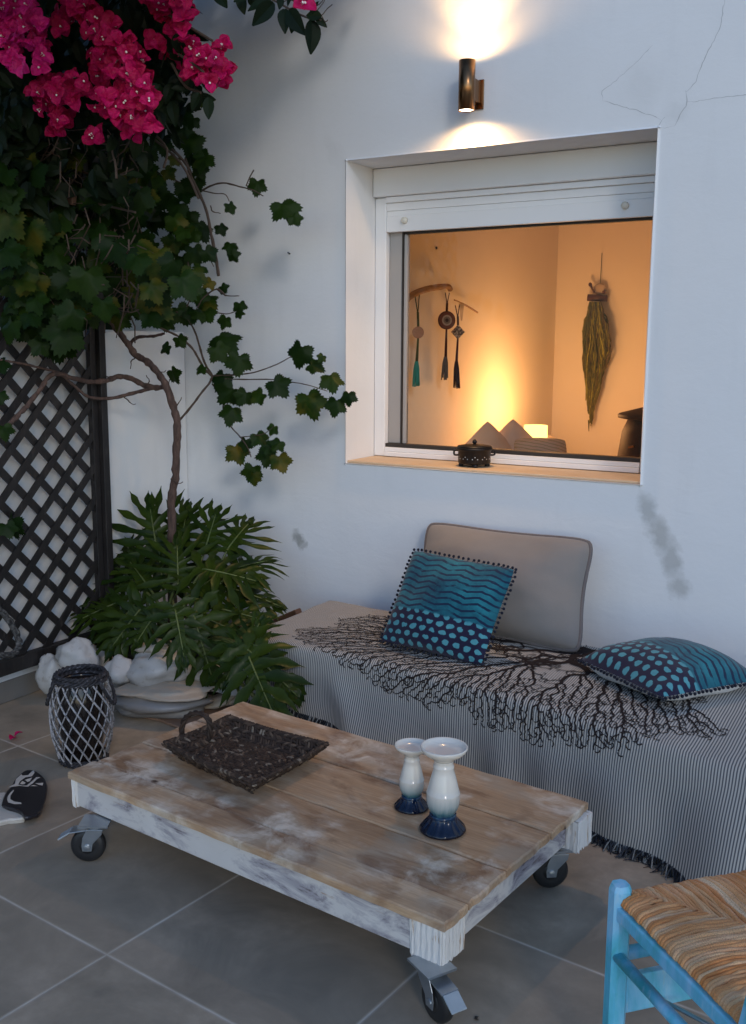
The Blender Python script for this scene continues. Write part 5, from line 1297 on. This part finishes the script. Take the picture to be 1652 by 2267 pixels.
# small peeling curls and tendrils
mb = MB()
for (x, y, Y) in ((378, 1060, 3.5), (392, 960, 3.5), (340, 815, 3.45), (300, 790, 3.45), (385, 905, 3.5), (250, 836, 3.4), (275, 880, 3.42), (372, 870, 3.5), (318, 850, 3.45), (470, 560, 3.64), (466, 455, 3.64)):
    p = ony(x, y, Y); a = random.uniform(0, 6); P = [p]
    for i in range(6): a += random.uniform(-0.6, 0.9); P.append(P[-1]+rt*0.011*math.cos(a)+Vector((0, 0, 0.011*math.sin(a))))
    mb.tube(P, [0.003]*4+[0.002]*3, 5)
mb.build('tendril', M_twig, vine, smooth=True)
rg = random.Random(21)
EXPL = [(625, 452, 66), (650, 478, 34), (570, 402, 42), (508, 452, 30), (487, 500, 30), (510, 540, 34), (512, 560, 30), (468, 622, 38), (490, 634, 26), (530, 672, 32), (528, 690, 22), (380, 822, 50), (395, 748, 40), (372, 765, 36),
        (463, 655, 64), (455, 690, 50), (500, 705, 34), (488, 745, 70), (478, 770, 60), (530, 790, 56), (450, 812, 34), (495, 830, 52), (515, 862, 58), (515, 905, 50), (545, 870, 42), (580, 872, 40), (608, 845, 56), (668, 770, 62), (690, 808, 42), (732, 832, 52), (682, 878, 70), (745, 888, 46), (772, 872, 36),
        (522, 990, 52), (545, 975, 34), (570, 962, 42), (607, 945, 28), (620, 978, 34), (593, 1000, 46), (618, 1012, 48), (560, 1035, 46), (562, 1050, 34), (590, 985, 36), (715, 788, 22), (430, 690, 46), (440, 640, 44), (425, 610, 50), (445, 590, 40),
        (418, 310, 66), (452, 345, 44), (440, 368, 44), (405, 285, 60), (430, 262, 40), (455, 215, 36), (395, 250, 60), (380, 210, 44), (425, 345, 50), (380, 440, 60), (420, 470, 66), (440, 500, 60), (400, 530, 70), (430, 550, 60), (350, 470, 70), (405, 590, 60)]
mb = MB()
def front(x, y, Y):
    p = ony(x, y, Y)
    return p if p.x > TXP+0.05 else onx(x, y, TXP+rg.uniform(0.05, 0.25))
def vleaf(x, y, Y, szpx, spread=0.5):
    p = front(x, y, Y); k = (p-CAM).dot(fw)/F; s = szpx*k*1.12
    nrm = (TOC*0.9+rt2*rg.uniform(-0.5, 0.5)+Vector((0, 0, rg.uniform(-0.1, 0.75)))+rvec(rg, spread*0.5)); tip = Vector((0, 0, -1))+rt2*rg.uniform(-0.9, 0.9)+rvec(rg, 0.25)
    grape_leaf(mb, p, nrm, tip, s, rg=rg)
for x, y, s in EXPL: vleaf(x, y, 3.62+rg.uniform(-0.06, 0.10) if x < 480 else 3.74+rg.uniform(-0.04, 0.05), s*(1.2 if x > 480 else 1.0))
G1 = [(0, 300), (120, 330), (250, 310), (330, 300), (350, 400), (340, 520), (350, 600), (345, 660), (330, 700), (215, 700), (170, 735), (120, 765), (60, 755), (0, 730)]
for x, y in sample(G1, 140, rg): vleaf(x, y, rg.uniform(3.05, 3.75), rg.uniform(45, 92))
for x, y in sample([(330, 290), (460, 330), (455, 520), (470, 600), (445, 700), (330, 720)], 42, rg): vleaf(x, y, rg.uniform(3.4, 3.75), rg.uniform(32, 66))
G2 = [(0, 420), (160, 560), (420, 450), (440, 650), (330, 700), (180, 720), (60, 750), (0, 720)]
for x, y in sample(G2, 34, rg): vleaf(x, y, rg.uniform(2.85, 3.1), rg.uniform(60, 115))
for x, y, s in ((112, 720, 120), (60, 690, 95), (155, 690, 90), (25, 700, 80), (10, 800, 56), (8, 945, 50), (30, 1150, 74), (15, 1162, 50), (0, 870, 40), (20, 470, 110), (70, 560, 90), (120, 480, 90)): vleaf(x, y, 2.98, s)
mb.build('foliage', M_vine, vine, smooth=True)
# ------------------------------------------------------------------ bougainvillea
bo = onx(120, 900, GX-0.35)
boug = thing('bougainvillea', (-3.4, 3.5, 1.63), 'dense dark bougainvillea crowned with bright magenta bracts above the trellis', 'bougainvillea')
rg = random.Random(33)
mb = MB(); mt_ = MB()
B1 = [(0, -40), (410, -40), (425, 60), (460, 170), (440, 215), (400, 250), (390, 300), (340, 330), (320, 420), (250, 460), (0, 480)]
def bleaf(x, y, Y, s):
    p = ony(x, y, Y); nrm = TOC+rvec(rg, 0.8)+Vector((0, 0, 0.4)); tip = Vector((0, 0, -0.8))+rvec(rg, 0.9)
    ovate_leaf(mb, p, nrm, tip, s, rg.uniform(0.5, 0.68), rg.uniform(0.1, 0.45), rg.uniform(0.0, 0.45), rg)
for x, y in sample(B1, 1300, rg): bleaf(x, y, rg.uniform(2.95, 3.9), rg.uniform(0.055, 0.095))
for x, y in sample([(-20, 60), (130, 60), (140, 420), (-20, 460)], 330, rg): p = onx(x, y, TXP+rg.uniform(0.06, 0.22)); bleaf(x, y, p.y, rg.uniform(0.06, 0.10))
# dense back layers over the low wall, so that no sky shows behind the hedge
B2 = [(-60, -60), (370, -60), (390, 100), (370, 200), (335, 300), (325, 420), (320, 560), (330, 640), (290, 715), (-60, 740)]
for x, y in sample(B2, 1500, rg): bleaf(x, y, rg.uniform(3.5, 4.0), rg.uniform(0.08, 0.13))
for x, y, s in ((442, 205, .07), (462, 216, .075), (255, 305, .08), (250, 295, .07), (90, 50, .08), (170, 175, .08), (90, 105, .07), (175, 320, .07)): bleaf(x, y, 2.9, s)
mb.build('foliage', M_boug, boug)
# canopy added unseen above the picture, to shade the left of the wall
mc = MB()
for k in range(2400):
    x, y = rg.uniform(-3.7, -2.25), rg.uniform(1.9, 3.85)
    if x > -2.2 and y < 2.4: continue
    d = Vector((x, y, 0)); zt_ = CAMH+(d.dot(Vector((fw.x, fw.y, 0)))*0.0)
    a = (d.dot(Vector((rt.x, rt.y, 0)))); dep = d.dot(fw2)
    zt_ = CAMH+dep*math.tan(math.atan(PH/2/F)-PIT)+0.16                 # just above the edge of the view
    ovate_leaf(mc, Vector((x, y, zt_+rg.uniform(0, 0.35))), Vector((0, 0, 1))+rvec(rg, 0.7), rvec(rg, 1)+Vector((0, 0, -0.3)), rg.uniform(0.08, 0.13), 0.6, 0.2, 0.2, rg)
mc.build('shade_foliage', M_boug, boug)
# hanging sprig at the top middle: a branch that comes down from above the picture
SPY = 2.72
mb = MB()
def spleaf(x, y, tx, ty, wr=0.55):
    p = ony(x, y, SPY); q = ony(tx, ty, SPY+rg.uniform(-0.04, 0.04)); ovate_leaf(mb, p, TOC+rvec(rg, 0.5)+rt2*rg.uniform(-.6, .6), q-p, (q-p).length*1.05, wr, rg.uniform(0.15, 0.5), rg.uniform(0.05, 0.3), rg)
for t in ((480, -20, 502, 16), (530, -14, 540, 28), (552, -10, 560, 10), (606, 6, 562, 52), (600, 0, 585, 46), (630, 20, 632, 74), (640, 22, 668, 70), (655, 30, 640, 68), (690, 44, 693, 112), (700, 40, 722, 62), (712, 36, 690, 40), (688, 30, 712, 26), (645, -8, 640, 14), (620, -10, 618, 20), (575, -25, 556, 22), (660, 8, 650, -15)): spleaf(*t)
mb.build('hanging_leaves', M_boug, boug)
mb = MB()
for pts in ([(470, -60), (520, -30), (575, -14), (620, 8), (655, 28), (690, 42), (712, 44)], [(620, 8), (640, 0), (665, 8), (690, 20)], [(690, 42), (712, 34), (724, 20), (736, 10)], [(712, 34), (720, 48), (726, 44)], [(700, 26), (716, 6), (724, -12)], [(690, 18), (706, 10), (716, 0)]):
    mb.tube(path(pts, SPY+0.005, SPY+0.005, 3), [0.0035 if len(pts) > 5 else 0.0014]*(3*(len(pts)-1)+1), 6)
mb.build('hanging_twig', M_twig, boug)
mb = MB()
ST = [([(350, 20), (420, 60), (470, 90)], 2.95), ([(395, 120), (440, 150), (480, 190)], 2.95), ([(380, 140), (410, 190), (445, 205)], 3.0), ([(335, 290), (370, 330), (362, 372)], 3.2), ([(60, 430), (160, 440), (300, 470)], 3.1), ([(30, 330), (180, 380), (330, 420)], 3.2), ([(240, 300), (255, 360), (258, 395)], 2.95), ([(330, 300), (400, 360), (440, 440)], 3.3)]
for pts, Y in ST: mb.tube(path(pts, Y, Y, 4), [0.005]*(4*(len(pts)-1)+1), 6)
for k in range(330):
    x, y = rg.uniform(10, 310), rg.uniform(270, 700); a = rg.uniform(0, 3.14); L = rg.uniform(30, 90); Y = rg.uniform(2.92, 3.5)
    mb.tube([ony(x, y, Y), ony(x+math.cos(a)*L*0.5+rg.uniform(-8, 8), y+math.sin(a)*L*0.5+rg.uniform(-8, 8), Y), ony(x+math.cos(a+0.3)*L, y+math.sin(a+0.3)*L, Y+0.05)], rg.uniform(0.0015, 0.0035), 5)
mb.build('twigs', M_twig, boug)
MB().bar(ony(40, 418, 3.05), ony(165, 442, 3.05), 0.045, 0.025, (0, 0, 1)).build('support_batten', M_bw, boug, bevel=0.003)
# bracts
n = N('magenta bract', rough=0.55, spec=0.25); r_ = n.island(); v = n.co()
c = n.mix(r_, (0.42, 0.003, 0.062), (0.62, 0.006, 0.135)); c = n.mix(n.ramp(n.noise(v, 30, 3), [(0.4, 0.0), (0.7, 0.4)]), c, (0.30, 0.002, 0.025)); n.col(c)
d = n.node('ShaderNodeBsdfTranslucent'); n.lk(c, d.inputs[0]); m_ = n.node('ShaderNodeMixShader'); m_.inputs[0].default_value = 0.3; n.lk(n.b.outputs[0], m_.inputs[1]); n.lk(d.outputs[0], m_.inputs[2]); n.lk(m_.outputs[0], n.t.nodes['Material Output'].inputs[0]); M_bract = n
n = N('purple bract', rough=0.55, spec=0.25); r_ = n.island(); c = n.mix(r_, (0.50, 0.005, 0.115), (0.68, 0.014, 0.23)); n.col(c); M_bract2 = n
n = N('cream floret', rough=0.5); n.col(n.mix(n.island(), (0.65, 0.55, 0.50), (0.80, 0.74, 0.70))); M_floret = n
def bract(mb, p, nrm, tip, s):
    ex, ey, ez = basis(nrm, tip); K = 6; vs = []; ph = rg.uniform(0, 6)
    for j in range(K+1):
        t = j/K; w_ = math.sin(math.pi*min(1, (t*0.93+0.05))**0.8)**0.7*s*0.52
        for q in (-1, -0.5, 0, 0.5, 1): vs.append(p+ey*t*s+ex*q*w_+ez*(abs(q)*w_*0.35+0.22*s*math.sin(t*2.6)+0.05*s*math.sin(q*5+t*7+ph)))
    mb.add(vs, [(j*5+i, j*5+i+1, j*5+i+6, j*5+i+5) for j in range(K) for i in range(4)])
FL = [([(0, -20), (60, -10), (105, 70), (95, 160), (0, 145)], 46, 2.75, 1), ([(108, -20), (178, -20), (178, 55), (130, 72)], 14, 2.85, 0), ([(178, 5), (250, 45), (275, 88), (225, 95), (178, 60)], 15, 2.85, 0), ([(208, 85), (325, 95), (348, 250), (340, 305), (290, 300), (250, 258), (205, 250), (205, 170)], 62, 2.85, 0),
      ([(318, -20), (420, -20), (426, 66), (400, 80), (350, 45)], 22, 2.95, 0), ([(400, 88), (470, 118), (506, 150), (502, 190), (450, 182), (398, 160)], 24, 3.0, 0), ([(460, 70), (500, 90), (506, 105), (488, 110)], 3, 3.0, 0), ([(70, 200), (150, 130), (205, 200), (168, 225), (118, 245)], 14, 2.85, 0), ([(190, 275), (228, 290), (224, 308), (205, 306)], 3, 2.85, 0), ([(80, 215), (115, 210), (115, 245), (75, 248)], 4, 2.9, 0), ([(115, 240), (150, 235), (150, 290), (118, 290)], 6, 2.9, 0), ([(330, 80), (400, 70), (400, 130), (340, 130)], 6, 3.05, 0), ([(664, 6), (676, 6), (678, 18), (664, 16)], 1, 2.70, 0)]
mb0, mb1, mbf = MB(), MB(), MB()
for P, k, Y, pm in FL:
    for x, y in sample(P, int(k*1.5) if k > 3 else k, rg):
        p = ony(x, y, Y+rg.uniform(-0.10, 0.14)); nrm = (TOC+Vector((0, 0, 0.15))+rvec(rg, 0.75)).normalized(); e = nrm.orthogonal().normalized(); a0 = rg.uniform(0, 6.28); S_ = rg.uniform(0.031, 0.047)
        for i in range(3):
            a = a0+i*2.094+rg.uniform(-0.2, 0.2); d = (e*math.cos(a)+nrm.cross(e)*math.sin(a)); bract(mb1 if pm else mb0, p+d*0.002, nrm-d*0.15, d+nrm*rg.uniform(0.0, 0.7), S_)
        for i in range(rg.choice((0, 0, 1, 1, 2))):
            d = (e*math.cos(i*2.1+a0)+nrm.cross(e)*math.sin(i*2.1+a0))*0.005; mbf.tube([p+d*0.6, p+d+nrm*0.012], 0.0012, 5); mbf.lathe(p+d+nrm*0.012, [(0.0012, 0), (0.0042, 0.002), (0.003, 0.003)], 6, tuple(nrm))
mb0.build('magenta_bracts', M_bract, boug); mb1.build('purple_bracts', M_bract2, boug); mbf.build('florets', M_floret, boug)
# fallen bracts
for (x, y), lb in (((33, 1633), 'fallen magenta bract on the tiles near the left edge beside the lantern'), ((1440, 1841), 'fallen magenta bract on the tiles under the fringe of the throw'), ((676, 1562), 'fallen magenta bract in the shade between the plant and the daybed')):
    mb = MB(); p = onz(x, y, 0.006)
    for i in range(2): bract(mb, p+Vector((0, 0, 0.002+0.004*i)), Vector((rg.uniform(-.3, .3), rg.uniform(-.3, .3), 1)), Vector((rg.uniform(-1, 1), rg.uniform(-1, 1), 0)), 0.032)
    tag(mb.build('fallen_bract', M_bract), lb, 'fallen bract', 'bracts fallen on the tiles')
p = onz(1051, 2256, 0.003); mb = MB(); ovate_leaf(mb, p, Vector((0.3, 0.2, 1)), Vector((0.6, 1, 0)), 0.018, 0.7, 0.5, 0.2); ovate_leaf(mb, p+Vector((.003, .002, .003)), Vector((-0.3, 0.2, 1)), Vector((-0.2, 1, 0.4)), 0.014, 0.6, 0.5, 0.2)
tag(mb.build('dry_leaf', M_blk), 'tiny dark dry leaf on the tiles right of the front castor', 'leaf')
# ------------------------------------------------------------------ split-leaf philodendron
pc = onz(385, 1440, 0.16)
phil = thing('philodendron', (pc.x, pc.y, 0.15), 'leafy split-leaf philodendron growing out of the ring of white stones', 'plant')
rg = random.Random(77)
def split_leaf(mb, base, tip, nrm, width, nl=8, droop=0.15):
    """deeply cut leaf: fingers on either side of a midrib, joined by a blade near it"""
    L = (tip-base).length; ex, ey, ez = basis(nrm, tip-base)
    def P(x, y): return base+ey*y+ex*x+ez*(-droop*L*((y/L)**2)-0.55*x*x/width+0.10*abs(x))
    def finger(y0, ang, ln, w0):
        K = 10; vs = []; ph = rg.uniform(0, 6); d = Vector((math.sin(ang), math.cos(ang))); s = Vector((d.y, -d.x)); bend = rg.uniform(0.05, 0.28)*(1 if ang > 0 else -1)
        tw_ = rg.uniform(-0.3, 0.3)
        for j in range(K+1):
            t = j/K; a2 = ang-bend*t*1.2; d2 = Vector((math.sin(a2), math.cos(a2)))
            w_ = w0*(0.85+0.35*math.sin(math.pi*min(1, t*1.1)))*(1-smooth(0.72, 1.0, t)*0.93)*(1+0.30*math.sin(t*13+ph))*0.5
            c = d2*(ln*t)
            for q in (-1, 0, 1):
                x, y = c.x+s.x*q*w_, y0+c.y+s.y*q*w_; p = P(x, y); p = p+ez*(abs(q)*w_*0.35+0.006*math.sin(t*9+ph)*t+q*w_*tw_*t); p.z -= 0.10*ln*t*t; vs.append(p)
        mb.add(vs, [(j*3+i, j*3+i+1, j*3+i+4, j*3+i+3) for j in range(K) for i in (0, 1)])
    for i in range(nl):
        t = i/(nl-1); y0 = lerp(-0.02, 0.80, t)*L; ang = lerp(2.25, 0.28, t**0.85); prof = math.sin(math.pi*(0.30+0.52*t))
        for s in (-1, 1): finger(y0, s*(ang+rg.uniform(-0.08, 0.08)), width*0.5*prof*rg.uniform(0.9, 1.12)*(1.0 if t < 0.9 else 0.85), L*0.108*lerp(1.1, 0.9, t))
    finger(0.72*L, 0.0, L*0.30, L*0.13)
    # blade along the midrib
    vs = []; K = 10
    for j in range(K+1):
        t = j/K; w_ = width*lerp(0.10, 0.04, t)
        for q in (-1, 0, 1): p = P(q*w_, t*L*0.86); vs.append(p+ez*0.0015)
    mb.add(vs, [(j*3+i, j*3+i+1, j*3+i+4, j*3+i+3) for j in range(K) for i in (0, 1)])
    return [P(0, t/8*L*0.9)+ez*0.003 for t in range(9)]
n = N('pale green rib', rough=0.5); n.col(n.mix(n.noise(n.co(), 9), (0.05, 0.085, 0.02), (0.13, 0.15, 0.04))); M_rib = n
# (base px, tip px, base depth, tip depth, width px, facing: towards the camera / up)
PL_ = [((350, 1230), (335, 1125), 3.52, 3.62, 230, .85), ((300, 1260), (258, 1160), 3.48, 3.52, 200, .75), ((400, 1210), (415, 1120), 3.60, 3.72, 190, .8), ((455, 1215), (478, 1125), 3.58, 3.68, 180, .7), ((505, 1215), (552, 1140), 3.62, 3.76, 170, .6), ((520, 1260), (585, 1205), 3.56, 3.66, 160, .5),
      ((500, 1300), (640, 1296), 3.50, 3.62, 130, .35), ((450, 1260), (575, 1262), 3.44, 3.52, 170, .4), ((395, 1290), (392, 1200), 3.40, 3.48, 220, .8), ((330, 1300), (280, 1230), 3.38, 3.40, 190, .7), ((430, 1310), (480, 1230), 3.38, 3.43, 200, .7), ((265, 1290), (180, 1250), 3.42, 3.32, 160, .5),
      ((250, 1310), (158, 1285), 3.38, 3.26, 140, .45), ((260, 1335), (170, 1355), 3.30, 3.14, 150, .6), ((290, 1350), (195, 1410), 3.20, 3.02, 170, .8), ((310, 1350), (232, 1435), 3.14, 2.98, 170, .9), ((345, 1360), (288, 1422), 3.10, 2.98, 140, .95), ((388, 1350), (400, 1432), 3.08, 2.94, 150, .95), ((430, 1365), (455, 1468), 3.12, 2.94, 170, .9),
      ((470, 1345), (575, 1325), 3.38, 3.40, 150, .5), ((455, 1370), (560, 1352), 3.28, 3.26, 140, .6), ((285, 1360), (220, 1375), 3.30, 3.18, 150, .7), ((360, 1290), (350, 1200), 3.48, 3.54, 190, .8),
      ((545, 1440), (595, 1570), 3.08, 2.90, 200, .85), ((535, 1435), (490, 1508), 3.08, 2.98, 150, .8), ((545, 1430), (580, 1378), 3.14, 3.22, 140, .8), ((550, 1440), (655, 1478), 3.08, 3.00, 140, .7), ((240, 1240), (200, 1195), 3.50, 3.48, 130, .6),]
stems = MB(); ribs = MB()
for i, (b, t, yb, yt, wpx, face) in enumerate(PL_):
    B_, T_ = ony(*b, yb), ony(*t, yt); k = (B_-CAM).dot(fw)/F
    nrm = TOC*face+Vector((0, 0, 1.1-face*0.75))+rvec(rg, 0.22)
    mb = MB(); rib = split_leaf(mb, B_, T_, nrm, wpx*k*1.15, 7, rg.uniform(0.05, 0.2)); mb.build('leaf', M_phil, phil, smooth=True)
    ribs.tube(rib, [0.0042]*4+[0.0028]*5, 5)
    g0 = Vector((pc.x+rg.uniform(-.10, .10), pc.y+rg.uniform(-.10, .10), 0.14)) if not (i >= 27 and i < 31) else ony(566, 1545, 3.05)
    if 27 <= i < 31: g0.z = max(g0.z, 0.02)
    mid = g0.lerp(B_, 0.55)+Vector((0, 0, 0.06 if i < 27 else 0.02)); P = curve([g0, mid, B_], 6); stems.tube(P, rs(len(P), 0.0085, 0.0055), 7)
stems.build('stems', M_rib, phil, smooth=True); ribs.build('midribs', M_rib, phil, smooth=True)
